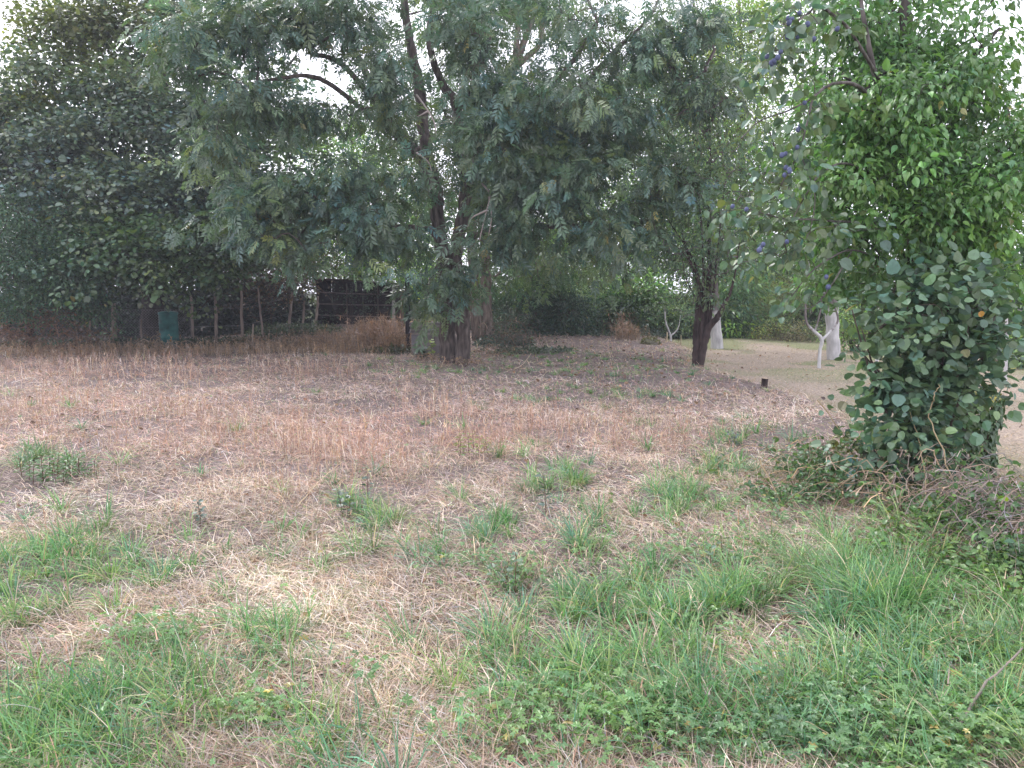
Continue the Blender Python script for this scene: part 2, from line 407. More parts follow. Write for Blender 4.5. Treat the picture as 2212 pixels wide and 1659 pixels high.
# dead matted straw over the whole field
def straw(n):
    x, y, dx, dy = field_pts(n, pw=1.45)
    L = lawn_mask(x, y)
    bare = sstep(.34, .52, fbm(x, y, .8, 61)); gm = blob(dx, dy, GREEN)
    keep = (rng.random(n) < (.25+.75*bare)*(1-.8*gm)*(1-L)); x, y, dx, dy = x[keep], y[keep], dx[keep], dy[keep]
    m = len(x); pale = blob(dx, dy, PALE); red = blob(dx, dy, RED)
    clump = vn(x, y, .16, 70)
    a = np.array([.405, .315, .262]); b = np.array([.58, .49, .42]); c = np.array([.36, .22, .175]); d = np.array([.25, .20, .185])
    u = rng.random((m, 1)); col = a*(1-u)+d*u*.9+a*u*.1
    k = (rng.random((m, 1)) < (.25+.6*pale[:, None])); col = np.where(k, b, col)
    k = (rng.random((m, 1)) < .5*red[:, None]+.06); col = np.where(k, c, col)
    k = (rng.random((m, 1)) < .10*(1-red[:, None])); col = np.where(k, np.array([.20, .25, .12]), col)
    tone = (.80+.66*fbm(x, y, 1.1, 63))*(.8+.4*vn(x, y, .3, 64)); far_ = sstep(4.5, 9, y)[:, None]*.8
    col = col*tone[:, None]*(1-far_+far_*np.array([1.04, .97, 1.03]))
    col = tint(col, m, .22, .05)
    ws = wscale(y)
    z = H(x, y)+rng.random(m)*.03
    return x, y, z, col, ws, clump, m
acc = Acc()
x, y, z, col, ws, cl, m = straw(620000)
blades(acc, x, y, z, rng.random(m)*2*math.pi+0*cl, rng.uniform(.05, 1.15, m)*(.5+.7*cl), rng.uniform(.05, .17, m)*(.8+.3*ws**.3), rng.uniform(.0020, .0046, m)*ws, rng.uniform(.3, 1.9, m), col, 3, sway=rng.normal(0, .7, m))
# short turf of the mown lawn
x, y, dx, dy = field_pts(120000, 5.0, 27, 1.15, 1.0); k = lawn_mask(x, y) > .35; x, y = x[k], y[k]; m = len(x)
g = sstep(.38, .6, fbm(x, y, 1.6, 44))*(.4+.5*sstep(13, 18, y))
col = np.where(rng.random((m, 1)) < g[:, None], np.array([.20, .24, .10]), np.array([.41, .325, .255])); col = tint(col, m, .2, .05)
blades(acc, x, y, H(x, y), rng.random(m)*6.28, rng.uniform(.1, 1.0, m), rng.uniform(.02, .055, m), rng.uniform(.003, .006, m)*wscale(y), rng.uniform(0, 1, m), col, 2)
tag(acc.build('dry_grass', M_dry), kind='stuff')

# green grass: arching tufts and loose blades
acc = Acc()
x, y, dx, dy = field_pts(72000, 2.0, 24, 1.6); g = blob(dx, dy, GREEN)*(1-.55*blob(dx, dy, COVER)*(1-np.exp(-(((dx-1850)/230)**2+((dy-1310)/130)**2)))); g = g*sstep(.34, .56, fbm(x, y, .45, 81)+.17*g)
k = (rng.random(len(x)) < g*.135+.003)*(lawn_mask(x, y) < .5); x, y, g, dy = x[k], y[k], g[k], dy[k]
big = np.exp(-(((proj(x, y)[0]-1850)/200)**2+((dy-1300)/110)**2))
nb = (rng.uniform(16, 46, len(x))*(1+1.0*big)).astype(int); r = np.repeat(np.arange(len(x)), nb); m = len(r)
rad = rng.uniform(.02, .07, len(x)); th = rng.random(m)*6.28; rr = rng.random(m)**.6*rad[r]
bx, by = x[r]+np.cos(th)*rr, y[r]+np.sin(th)*rr
szc = rng.uniform(.6, 1.25, len(x))*(1+.35*big)*(1-.55*sstep(8, 13, y))
gc = np.array([[.095, .21, .08], [.145, .275, .10], [.095, .21, .12], [.21, .30, .11], [.12, .17, .08]])[rng.choice(5, len(x), p=[.32, .26, .16, .14, .12])]
col = tint(gc[r], m, .2, .07); dead = rng.random(m) < .06; col[dead] = tint((.46, .37, .27), dead.sum(), .2, .05)
blades(acc, bx, by, H(bx, by), th+rng.normal(0, .5, m), rng.uniform(.75, 1.5, m), rng.uniform(.09, .24, m)*szc[r]*(1+.1*wscale(by)), rng.uniform(.0035, .0080, m)*wscale(by)**.8, rng.uniform(.2, 1.9, m), col, 4, 1.25)
x, y, dx, dy = field_pts(110000, 2.0, 25, 1.4); g = blob(dx, dy, GREEN); k = (rng.random(len(x)) < .55*g+.05+.3*g*(y > 9))*(lawn_mask(x, y) < .6); x, y = x[k], y[k]; m = len(x)
col = tint(np.array([[.09, .19, .085], [.13, .23, .10], [.22, .27, .13]])[rng.integers(0, 3, m)], m, .2, .06)
blades(acc, x, y, H(x, y), rng.random(m)*6.28, rng.uniform(.3, 1.4, m), rng.uniform(.04, .13, m), rng.uniform(.0025, .0055, m)*wscale(y), rng.uniform(0, 1.5, m), col, 3)
tag(acc.build('green_grass', M_grass), kind='stuff')

# low creeping ground cover: five-fingered leaves and small oval ones
acc = Acc()
x, y, dx, dy = field_pts(120000, 2.0, 12, 2.0); g = blob(dx, dy, COVER)*sstep(.32, .6, fbm(x, y, .35, 91)+.08); k = rng.random(len(x)) < g*.95+.006; x, y = x[k], y[k]; m = len(x)
hgt = rng.uniform(.01, .13, m)*(.5+fbm(x, y, .25, 93)); pos = np.stack([x, y, H(x, y)+hgt], -1); th = rng.random(m)*6.28
ax = np.stack([np.cos(th), np.sin(th), rng.normal(.05, .3, m)], -1); up = nz(np.array([0, 0, 1])+rng.normal(size=(m, 3))*.35)
patch = vn(x, y, .5, 95)[:, None]; b = np.array([.09, .18, .085])*(1-patch)+np.array([.17, .30, .10])*patch
b = np.where(rng.random((m, 1)) < .03, np.array([.3, .25, .08]), b)
s = rng.uniform(.022, .042, m)
put(acc, 'palm', pos, ax, up, s, s, tint(b, m, .18, .06))
tag(acc.build('creeping_ground_cover', M_leaf), kind='stuff')

# upright rusty dry weeds, singly and in drifts
acc = Acc()
x, y, dx, dy = field_pts(100000, 2.6, 24, 1.0); g = blob(dx, dy, RED)*(.12+.88*sstep(.36, .62, fbm(x, y, .8, 101)))
k = (rng.random(len(x)) < g*.95+.016)*(lawn_mask(x, y) < .4); x, y, g = x[k], y[k], g[k]; m = len(x)
L = rng.uniform(.10, .34, m)*(.75+.7*g); th = rng.random(m)*6.28
bc = np.array([[.38, .24, .195], [.47, .34, .285], [.28, .18, .15], [.56, .455, .385]])[rng.choice(4, m, p=[.35, .25, .22, .18])]
col = tint(bc, m, .18, .05)
el = rng.uniform(1.1, 1.57, m); blades(acc, x, y, H(x, y), th, el, L, rng.uniform(.003, .0055, m)*wscale(y)*.9, rng.uniform(-.2, .5, m), col, 3)
for q in range(4):      # side twigs and seed heads
    t = rng.uniform(.35, 1, m); px = x+np.cos(th)*np.cos(el)*L*t; py = y+np.sin(th)*np.cos(el)*L*t
    blades(acc, px, py, H(x, y)+np.sin(el)*L*t, rng.random(m)*6.28, rng.uniform(.4, 1.3, m), L*rng.uniform(.15, .35, m), rng.uniform(.003, .007, m)*wscale(y)*.8, rng.uniform(-.3, .6, m), col*1.05, 2)
tag(acc.build('rusty_dry_weeds', M_dry), kind='stuff')

# fallen leaves
acc = Acc()
x, y, dx, dy = field_pts(16000, 2.2, 24, 1.2); fm = blob(dx, dy, [(1300, 770, 250, 40, 1), (1450, 850, 180, 40, .8), (1600, 1060, 200, 60, .4), (400, 900, 400, 60, .3), (1880, 1380, 200, 80, .5), (1350, 1080, 200, 60, .4)])
k = rng.random(len(x)) < fm+.06; x, y = x[k], y[k]; m = len(x); th = rng.random(m)*6.28
s = rng.uniform(.03, .065, m)*wscale(y)**.4
put(acc, 'leaf2', np.stack([x, y, H(x, y)+rng.uniform(.008, .03, m)], -1), np.stack([np.cos(th), np.sin(th), rng.normal(.1, .4, m)], -1), nz(np.array([0, 0, 1])+rng.normal(size=(m, 3))*.6), s, s*.75,
    tint(np.array([[.24, .14, .10], [.34, .23, .17], [.16, .10, .08]])[rng.integers(0, 3, m)], m, .2, .05))
tag(acc.build('fallen_leaves', M_dry), kind='stuff')

# ================================================================== TREES
ASH = (.088, .146, .098)
# the front ash
t_ash = tree('ash_tree', 'tall twin-stemmed ash tree with drooping feathery leaves in the middle of the field edge', [
    [(968, 786, 16.7, 0.2100), (967, 700, 16.7, 0.1733), (966, 620, 16.7, 0.1680), (957, 550, 16.7, 0.1575), (945, 470, 16.7, 0.1470), (937, 397, 16.7, 0.1625), (915, 345, 16.8, 0.1430), (888, 320, 16.9, 0.1300), (842, 264, 17, 0.0975), (821, 218, 17, 0.0845), (776, 127, 17.1, 0.0650), (740, 60, 17.2, 0.0520), (720, -60, 17.3, 0.0325)],
    [(999, 786, 16.5, -0.1625), (1000, 700, 16.5, 0.1495), (1001, 640, 16.5, 0.1430), (985, 555, 16.6, 0.1300), (1000, 470, 16.7, 0.1430), (1007, 390, 16.7, 0.1300), (990, 316, 16.7, 0.1170), (986, 228, 16.7, 0.1040), (958, 186, 16.7, 0.0845), (934, 123, 16.6, 0.0715), (927, 70, 16.6, 0.0650), (934, -10, 16.6, 0.0520), (925, -120, 16.6, 0.0325)],
    [(937, 400, 16.8, 0.1300), (916, 295, 17.3, 0.1300), (905, 190, 17.4, 0.1235), (888, 105, 17.5, 0.1040), (874, 0, 17.5, 0.0780), (870, -120, 17.5, 0.0390)],
    [(986, 235, 16.7, 0.0650), (1003, 215, 16.4, 0.0520), (1030, 170, 16.0, 0.0390), (1060, 80, 15.6, 0.0260)],
    [(1006, 400, 16.6, 0.0910), (1080, 330, 16.2, 0.0715), (1150, 270, 16, 0.0650), (1236, 207, 15.8, 0.0585), (1334, 105, 15.6, 0.0455), (1401, 39, 15.5, 0.0325), (1440, -40, 15.4, 0.0195)],
    [(1120, 300, 16, 0.0650), (1208, 172, 16, 0.0520), (1253, 109, 16, 0.0455), (1313, 7, 16, 0.0260)],
    [(985, 530, 16.6, 0.0780), (1050, 500, 16.5, 0.0650), (1116, 490, 16.4, 0.0585), (1218, 488, 16.2, 0.0520), (1345, 483, 16, 0.0390), (1430, 470, 15.8, 0.0195)],
    #[(900, 330, 16.9, 0.0650), (830, 315, 16.5, 0.0520), (744, 311, 16, 0.0390), (640, 330, 15.6, 0.0234)],
    [(888, 322, 17, 0.0650), (800, 250, 16.5, 0.0520), (690, 170, 16, 0.0455), (600, 170, 15.7, 0.0325), (527, 186, 15.5, 0.0195)],
    [(842, 262, 17, 0.0650), (740, 140, 16.4, 0.0520), (668, 112, 16, 0.0390), (720, 75, 16, 0.0260)],
    [(950, 500, 16.7, 0.0650), (890, 490, 16.2, 0.0455), (832, 487, 15.8, 0.0325), (740, 470, 15.4, 0.0195)],
    [(955, 560, 16.6, 0.0390), (930, 600, 16.1, 0.0260), (925, 640, 15.9, 0.0130)],
    ],
    [(560, 40, 120, 70, 15.6, 1.1, 70), (430, 90, 90, 80, 15.4, 1.0, 40), (700, 15, 100, 50, 16, 1.2, 40), (560, 200, 90, 50, 15.4, .8, 36), (500, 280, 70, 50, 15.4, .8, 16), (660, 250, 70, 40, 15.6, .8, 12), (740, 200, 60, 50, 15.8, 1.0, 14),
     (800, 40, 60, 60, 15.8, 1.0, 20), (850, 160, 60, 46, 15.2, .6, 26), (830, 210, 60, 36, 15.6, .8, 14), (560, 420, 100, 46, 15.2, .8, 54), (690, 425, 90, 56, 15.4, .9, 50), (650, 490, 80, 34, 15.3, .7, 30), (770, 370, 80, 40, 15.4, .8, 26),
     (790, 480, 70, 50, 15.2, .8, 34), (860, 390, 60, 50, 15.6, .8, 16), (830, 515, 60, 20, 15.2, .6, 14), (900, 460, 40, 40, 17.6, .5, 12), (985, 585, 46, 26, 15.8, .25, 20), (925, 628, 28, 18, 15.9, .2, 8), (1030, 60, 60, 70, 15.8, 1.0, 26), (1040, 160, 50, 60, 15.6, .8, 22),
     (1100, 250, 90, 50, 15.2, .9, 44), (1080, 350, 70, 50, 15.2, .8, 34), (1200, 60, 70, 50, 15.8, 1.0, 12), (1230, 250, 80, 60, 15.2, 1.0, 34), (1190, 400, 90, 50, 15, .9, 46), (1110, 440, 60, 50, 15, .7, 30), (1290, 360, 90, 50, 15, 1.0, 34), (1370, 250, 90, 60, 15.3, 1.1, 36), (1360, 110, 80, 60, 15.4, 1.1, 22),
     (1470, 50, 80, 60, 15.4, 1.1, 36), (1300, 50, 60, 50, 15.6, 1.0, 12), (1500, 170, 70, 70, 15.5, 1.1, 34), (1340, 490, 80, 36, 15.3, .9, 26), (1260, 470, 60, 30, 15.3, .8, 14), (1440, 350, 80, 60, 15.5, 1.0, 34), (1320, 540, 60, 18, 15.6, .6, 8), (1400, 450, 70, 40, 15.4, .8, 18), (900, -90, 500, 90, 16.5, 3, 150), (1050, 500, 40, 30, 15.6, .5, 12), (1120, 520, 40, 24, 15.4, .5, 10), (950, 60, 80, 60, 16.6, .6, 20), (1140, 140, 70, 50, 16.2, .8, 18), (1250, 150, 70, 40, 15.8, .8, 12), (1000, 280, 40, 40, 16, .5, 8)],
    'pin', K=12, spread=.16, L=.235, WR=1.0, base=ASH, bark=(.105, .085, .078), droop=.7, flat=.8, cdl=.22, dl=.16, sides=12, out_=.6, rnd=.85, bough=.26, per=5, dens=1.05)
dead_ = Acc()
for q in [[(1040, 395, 15.2), (1058, 420, 15.0), (1050, 460, 14.9), (1040, 500, 14.9), (1036, 520, 14.9)], [(1056, 425, 15), (1062, 470, 14.9), (1055, 510, 14.9)], [(1050, 455, 14.9), (1020, 470, 14.8), (1010, 490, 14.8)], [(900, 205, 15.4), (925, 240, 15.2), (938, 265, 15.1), (942, 290, 15.1)], [(900, 330, 15.4), (925, 350, 15.2), (933, 372, 15.1)], [(925, 240, 15.2), (902, 252, 15.2)]]:
    c_ = crv([P(*t) for t in q], 6); tube(dead_, c_, np.linspace(.022, .008, len(c_)), 5, (.34, .29, .27), noise=.1)
o = dead_.build('dead_branches', M_twig, t_ash, smooth=True); o['label'] = 'pale bare dead branches hanging among the leaves'
# second ash behind
tree('ash_tree', 'paler-barked ash tree standing right behind the twin-stemmed ash, forking into three upright stems', [
    [(1053, 740, 21.5, .22), (1050, 640, 21.5, .16), (1048, 540, 21.5, .145), (1040, 400, 21.5, .14), (1060, 270, 21.5, .135), (1100, 180, 21.5, .12), (1113, 133, 21.5, .10), (1117, 81, 21.5, .075), (1125, 0, 21.5, .06), (1130, -100, 21.5, .03)],
    [(1104, 165, 21.5, .10), (1141, 70, 21.6, .08), (1155, 17, 21.6, .07), (1170, -80, 21.6, .04)],
    [(1110, 150, 21.4, .09), (1166, 95, 21.4, .07), (1172, 35, 21.4, .06), (1195, -60, 21.4, .03)],
    [(1032, 735, 22.3, -.17), (1022, 600, 22.3, .15), (1020, 400, 22.3, .14), (1028, 140, 22.3, .11), (1030, 0, 22.3, .07)],
    [(1170, 92, 21.4, .03), (1250, 25, 21, .025), (1300, 20, 20.8, .012)]],
    [(960, 250, 200, 160, 21.5, 1.6, 90), (1170, 250, 150, 110, 21.5, 1.5, 90), (1090, 40, 200, 90, 22, 1.6, 50), (1300, 180, 150, 120, 22, 1.6, 50), (1040, 420, 130, 70, 20.8, 1, 40), (1150, 560, 100, 50, 22.5, 1, 30), (1100, -90, 300, 80, 22, 2, 50)],
    'pin3', K=12, spread=.22, L=.28, dens=1.9, bough=.5, base=(.085, .145, .065), bark=(.17, .135, .115), droop=.6, dl=.2)

LIME = (.105, .150, .120); BACKLIT_TOP = (.15, .185, .055)  # second colour: backlight on the uppermost leaves, put into their colour
tree('lime_tree', 'huge dark round-leaved lime tree at the left whose low boughs overhang the fence', [
    [(330, 760, 23.5, .36), (330, 560, 23.5, .30), (340, 350, 23.5, .26), (350, 180, 23.5, .2), (345, 20, 23.5, .12), (350, -150, 23.5, .06)],
    [(332, 500, 23.5, .16), (230, 350, 22.8, .12), (120, 200, 22, .08), (60, 80, 21.6, .04)],
    [(335, 480, 23.5, .16), (460, 330, 22.5, .11), (560, 220, 22, .07), (640, 120, 22, .03)],
    [(330, 560, 23.5, .15), (300, 520, 21, .10), (280, 560, 19, .05)],
    [(335, 540, 23.5, .13), (430, 500, 21, .08), (480, 560, 19.2, .04)],
    [(330, 520, 23.5, .13), (180, 430, 21, .08), (60, 400, 20, .04)],
    [(345, 100, 23.5, .06), (300, 40, 23, .05), (215, 10, 22.5, .03)]],
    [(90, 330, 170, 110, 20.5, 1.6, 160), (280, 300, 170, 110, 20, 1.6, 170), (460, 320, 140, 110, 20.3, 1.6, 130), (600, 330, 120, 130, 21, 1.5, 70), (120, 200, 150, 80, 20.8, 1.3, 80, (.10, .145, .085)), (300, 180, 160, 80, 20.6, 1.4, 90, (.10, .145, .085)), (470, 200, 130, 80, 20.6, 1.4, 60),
     (230, 90, 140, 60, 21, 1.3, 60, (.09, .115, .045)), (330, 30, 110, 60, 21, 1.3, 50, (.09, .11, .045)), (90, 110, 80, 50, 21.2, 1.0, 18, BACKLIT_TOP), (40, 190, 70, 60, 21, 1.0, 24, BACKLIT_TOP), (170, 40, 90, 40, 21, 1.0, 26, BACKLIT_TOP), (440, 60, 90, 70, 21.2, 1.2, 30), (600, 180, 100, 80, 21.5, 1.2, 30), (60, 20, 40, 24, 21, .6, 10, BACKLIT_TOP), (170, 50, 110, 50, 21.4, .9, 40, BACKLIT_TOP), (300, 0, 120, 40, 21.4, .9, 40, (.11, .15, .08)),
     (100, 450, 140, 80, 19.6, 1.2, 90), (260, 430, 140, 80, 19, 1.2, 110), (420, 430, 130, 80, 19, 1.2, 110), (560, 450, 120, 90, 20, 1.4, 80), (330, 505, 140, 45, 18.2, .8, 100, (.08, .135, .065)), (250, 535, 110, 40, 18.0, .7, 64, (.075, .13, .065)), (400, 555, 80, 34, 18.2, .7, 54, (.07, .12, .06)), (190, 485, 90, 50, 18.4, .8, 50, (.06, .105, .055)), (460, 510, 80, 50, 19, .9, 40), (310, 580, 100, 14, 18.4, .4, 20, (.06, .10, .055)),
     (560, 510, 90, 50, 21, 1.0, 44), (300, 480, 340, 120, 23.5, 1.2, 160, (.03, .05, .032)), (330, 280, 360, 130, 24.5, 1.0, 260), (250, 130, 250, 60, 23.5, 1.0, 50), (20, 330, 90, 120, 21, .8, 90), (60, 250, 110, 60, 21.5, .8, 60), (150, 400, 160, 60, 21.5, .8, 80)],  # the deep dark lobe has the crown's inner shade put into its colour
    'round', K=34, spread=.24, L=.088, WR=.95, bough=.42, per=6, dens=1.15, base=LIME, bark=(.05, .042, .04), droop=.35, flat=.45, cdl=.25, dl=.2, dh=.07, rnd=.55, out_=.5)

tree('privet_tree', 'overgrown small-leaved evergreen bush at the far left edge above brown brambles', [
    [(60, 765, 19, .10), (70, 640, 19, .07), (80, 520, 19, .05), (60, 430, 19, .02)], [(62, 700, 19, .05), (150, 590, 18.8, .03), (170, 480, 18.8, .02)], [(60, 690, 19, .05), (-20, 560, 19, .03), (-30, 480, 19, .02)]],
    [(40, 480, 120, 60, 18, .7, 90), (130, 520, 90, 60, 18, .6, 80), (40, 580, 110, 60, 17.9, .7, 90), (150, 600, 80, 50, 18, .6, 70), (190, 650, 60, 50, 18.4, .5, 40), (60, 650, 90, 34, 17.9, .5, 46), (40, 540, 170, 130, 19.5, .5, 60, (.02, .045, .03))],
    'leaf', K=40, spread=.17, L=.065, WR=.55, dens=1.3, bough=.25, base=(.055, .115, .070), bark=(.07, .055, .05), cat='bush', droop=.2, dl=.25)

# light green trees beyond the plot, each its own
BG = dict(K=24, spread=.42, L=.125, dens=2.6, bough=.6, per=7, WR=.6, droop=.3, minr=.006, step=1.2)
def backtree(label, base, px, Y, top, lobes, r=.16, name='leafy_tree', col=(0.149, 0.257, 0.068), **kw):
    a = dict(BG); a.update(kw)
    tree(name, label, [[(px, base, Y, r), (px+5, (base+top)/2, Y, r*.7), (px-4, top, Y, r*.25)],
                       [(px+2, (base*.6+top*.4), Y, r*.4), (px+70, top+40, Y+.5, r*.12)], [(px+2, (base*.55+top*.45), Y, r*.4), (px-80, top+50, Y-.5, r*.12)]],
         lobes, 'leaf', base=col, group='trees beyond the field', **a)
backtree('light green tree glimpsed above the dark shed roof', 700, 760, 31, 200, [(760, 340, 110, 90, 31, 1.6, 80), (740, 440, 100, 80, 30.5, 1.4, 70, (0.189, 0.324, 0.081)), (790, 530, 90, 60, 30, 1.3, 60, (0.203, 0.338, 0.095)), (690, 520, 70, 70, 30.5, 1.2, 36), (860, 420, 60, 100, 31, 1.2, 40), (770, 590, 100, 25, 29.5, .8, 34, (0.216, 0.324, 0.095))])
backtree('yellow-green tree right of the black post, behind the concrete bin', 690, 900, 29, 400, [(900, 560, 60, 60, 29, 1, 46, (0.216, 0.365, 0.081)), (890, 480, 70, 60, 29, 1, 36), (930, 610, 40, 30, 28.5, .6, 18, (0.230, 0.378, 0.081))], r=.08)
backtree('bright green tree seen through the gap between the two ash crowns', 700, 1190, 31, 160, [(1200, 380, 140, 100, 31, 1.6, 75), (1120, 500, 120, 70, 30, 1.3, 60), (1240, 540, 110, 60, 30, 1.3, 60, (0.176, 0.311, 0.081)), (1110, 300, 90, 80, 31, 1.3, 34)])
backtree('tall light green tree behind the centre of the ivy bank', 700, 1400, 33, 60, [(1400, 200, 160, 120, 33, 1.8, 70), (1420, 360, 160, 100, 32, 1.6, 90, (0.162, 0.284, 0.068)), (1340, 470, 130, 80, 31, 1.4, 75), (1440, 540, 130, 60, 30.5, 1.3, 80, (0.162, 0.297, 0.081)), (1330, 560, 90, 40, 30, 1, 36, (0.216, 0.365, 0.095))])
backtree('yellow-green tree whose top shows left of the plum branches', 710, 1600, 31, 0, [(1610, 90, 90, 110, 31, 1.4, 80, (0.216, 0.297, 0.061)), (1590, 230, 110, 90, 30.5, 1.4, 80, (0.203, 0.297, 0.068)), (1640, 360, 120, 90, 30, 1.4, 80), (1560, 440, 110, 80, 30, 1.4, 60), (1660, 480, 120, 60, 29.5, 1.2, 60, (0.135, 0.243, 0.068)), (1660, 30, 60, 60, 30, 1, 20, (0.162, 0.270, 0.068))])
backtree('mid green tree behind the two whitewashed trunks', 720, 1730, 29, 200, [(1730, 330, 100, 90, 29, 1.3, 50, (0.121, 0.216, 0.068)), (1700, 560, 110, 60, 27.5, 1.2, 60, (0.108, 0.203, 0.068)), (1760, 600, 90, 70, 27.5, 1.0, 56, (0.108, 0.189, 0.068)), (1620, 570, 80, 60, 28, 1.0, 40, (0.121, 0.216, 0.068))])
backtree('greyish tree at the far right edge beyond the lawn', 780, 2240, 26, 120, [(2230, 250, 90, 90, 26, 1.3, 50, (0.176, 0.203, 0.121)), (2220, 400, 100, 90, 26, 1.3, 60, (0.162, 0.230, 0.081)), (2260, 560, 100, 90, 25, 1.2, 50, (0.121, 0.203, 0.068))])
backtree('tree behind the wire fence with shade painted into its dark leaves', 720, 500, 29, 250, [(450, 560, 150, 110, 27, 1.3, 110, (0.034, 0.061, 0.041)), (590, 500, 90, 80, 27.5, 1.3, 60, (0.061, 0.108, 0.054)), (250, 600, 200, 80, 26.5, 1.3, 110, (0.027, 0.054, 0.038)), (60, 560, 150, 130, 26.5, 1.3, 80, (0.027, 0.054, 0.038)), (640, 610, 90, 40, 27, .9, 40, (0.081, 0.108, 0.061))])  # leaf colours darkened to paint in the shade under the boughs

backtree('broad light green tree filling the gap between the ash crown and the plum boughs', 705, 1500, 34, -60, [(1500, 80, 130, 120, 34, 1.6, 70), (1480, 260, 130, 110, 33.5, 1.6, 70), (1540, 400, 120, 90, 33, 1.4, 60), (1560, 540, 120, 60, 32, 1.2, 50), (1450, 460, 100, 90, 33, 1.3, 40)], r=.14, col=(.10, .165, .06))
backtree('tall pale tree behind the top of the plum tree', 705, 1760, 33, -60, [(1740, 60, 110, 110, 33, 1.5, 50), (1760, 220, 110, 100, 32, 1.5, 50), (1800, 380, 120, 100, 32, 1.4, 50), (1850, 540, 120, 80, 31, 1.2, 50)], r=.14, col=(.10, .165, .06))
# the old leaning fruit tree
t_fruit = tree('old_fruit_tree', 'old dark leaning fruit tree with split trunk and upright grey twigs beside the small stump', [
    [(1505, 800, 15.4, 0.1050), (1505, 765, 15.4, 0.0882), (1506, 720, 15.4, 0.0840), (1510, 668, 15.4, 0.0756), (1512, 618, 15.4, 0.0504), (1496, 580, 15.4, 0.0336), (1478, 520, 15.4, 0.0218), (1460, 440, 15.4, 0.0126)],
    [(1508, 795, 15.33, -0.0840), (1520, 750, 15.28, 0.0756), (1531, 710, 15.26, 0.0672), (1551, 684, 15.2, 0.0588), (1566, 655, 15.2, 0.0420), (1576, 636, 15.2, 0.0294), (1588, 590, 15.1, 0.0168), (1600, 500, 15.1, 0.0084)],
    [(1510, 780, 15.42, 0.0840), (1521, 720, 15.45, 0.0798), (1528, 660, 15.5, 0.0630), (1533, 568, 15.5, 0.0420), (1530, 470, 15.5, 0.0252), (1535, 330, 15.5, 0.0134), (1530, 200, 15.5, 0.0067)],
    [(1514, 740, 15.3, 0.0420), (1519, 660, 15.3, 0.0420), (1520, 600, 15.4, 0.0294), (1518, 540, 15.4, 0.0202), (1512, 450, 15.4, 0.0126), (1500, 330, 15.4, 0.0067)],
    [(1528, 720, 15.3, 0.0378), (1540, 640, 15.3, 0.0294), (1548, 560, 15.3, 0.0168), (1565, 400, 15.3, 0.0084)],
    [(1512, 620, 15.4, 0.0252), (1497, 560, 15.5, 0.0185), (1440, 470, 15.6, 0.0101)], [(1560, 600, 15.0, 0.0118), (1500, 572, 14.9, 0.0084), (1440, 560, 14.6, 0.0042)], [(1570, 590, 15.0, 0.0101), (1520, 596, 14.8, 0.0067), (1465, 590, 14.6, 0.0034)], [(1512, 600, 15.1, 0.0118), (1470, 540, 14.9, 0.0067), (1420, 510, 14.7, 0.0034)],
    [(1500, 640, 15.2, 0.0168), (1482, 600, 15.1, 0.0101), (1470, 540, 15, .006)]],
    [(1500, 220, 100, 90, 15.4, .9, 80), (1530, 330, 100, 90, 15.4, .9, 90), (1480, 420, 90, 70, 15.4, .8, 70), (1570, 440, 70, 80, 15.4, .7, 60), (1510, 520, 80, 50, 15.4, .6, 60), (1440, 540, 50, 40, 15.4, .5, 20), (1590, 540, 40, 60, 15.3, .4, 30), (1535, 570, 50, 50, 15.3, .4, 30), (1500, 100, 90, 70, 15.5, .8, 50), (1530, 620, 40, 40, 15.2, .3, 18)],
    'leaf', K=17, spread=.14, L=.085, WR=.42, dens=1.35, bough=.2, base=(.095, .155, .085), bark=(.05, .036, .034), twigcol=(.16, .13, .13), droop=.6, dead=.22, minr=.0045, sides=10)

# whitewashed trunks on the lawn
tree('whitewashed_tree', 'larger whitewashed trunk standing nearest the shrub on the lawn', [
    [(1803, 772, 18, .165), (1798, 720, 18, .15), (1796, 660, 18, .15), (1792, 600, 18, .12), (1790, 520, 18, .10), (1789, 430, 18, .08), (1786, 330, 18, .05), (1790, 200, 18, .02)],
    [(1793, 590, 18, .06), (1750, 520, 18, .04), (1700, 470, 18, .02)], [(1795, 620, 18, .05), (1850, 540, 18, .04), (1900, 470, 18, .02)], [(1790, 450, 18, .05), (1730, 350, 18, .02)]],
    [(1780, 330, 110, 80, 18, .9, 45), (1720, 440, 90, 60, 18, .8, 36), (1830, 440, 90, 80, 18, .8, 36), (1740, 540, 80, 50, 18, .8, 28), (1840, 560, 70, 60, 18, .7, 30)],
    'leaf', K=12, spread=.2, L=.10, WR=.55, base=(.075, .135, .055), bark=(.13, .115, .11), paint=(1.25, (0,)), trunkmat=M_white, group='whitewashed trees on the lawn')
tree('whitewashed_tree', 'whitewashed trunk partly hidden behind the leaning dark fruit tree', [
    [(1551, 750, 21.3, .19), (1546, 710, 21.3, .15), (1543, 660, 21.3, .14), (1540, 560, 21.3, .10), (1535, 430, 21.3, .05)], [(1541, 580, 21.3, .06), (1590, 500, 21.5, .03)]],
    [(1560, 480, 100, 60, 21.5, .9, 40), (1600, 560, 80, 50, 21.5, .8, 36), (1490, 560, 70, 50, 21.5, .8, 20)],
    'leaf', K=12, spread=.22, L=.11, WR=.55, base=(.08, .15, .055), bark=(.13, .115, .11), paint=(1.0, (0,)), trunkmat=M_white, group='whitewashed trees on the lawn')
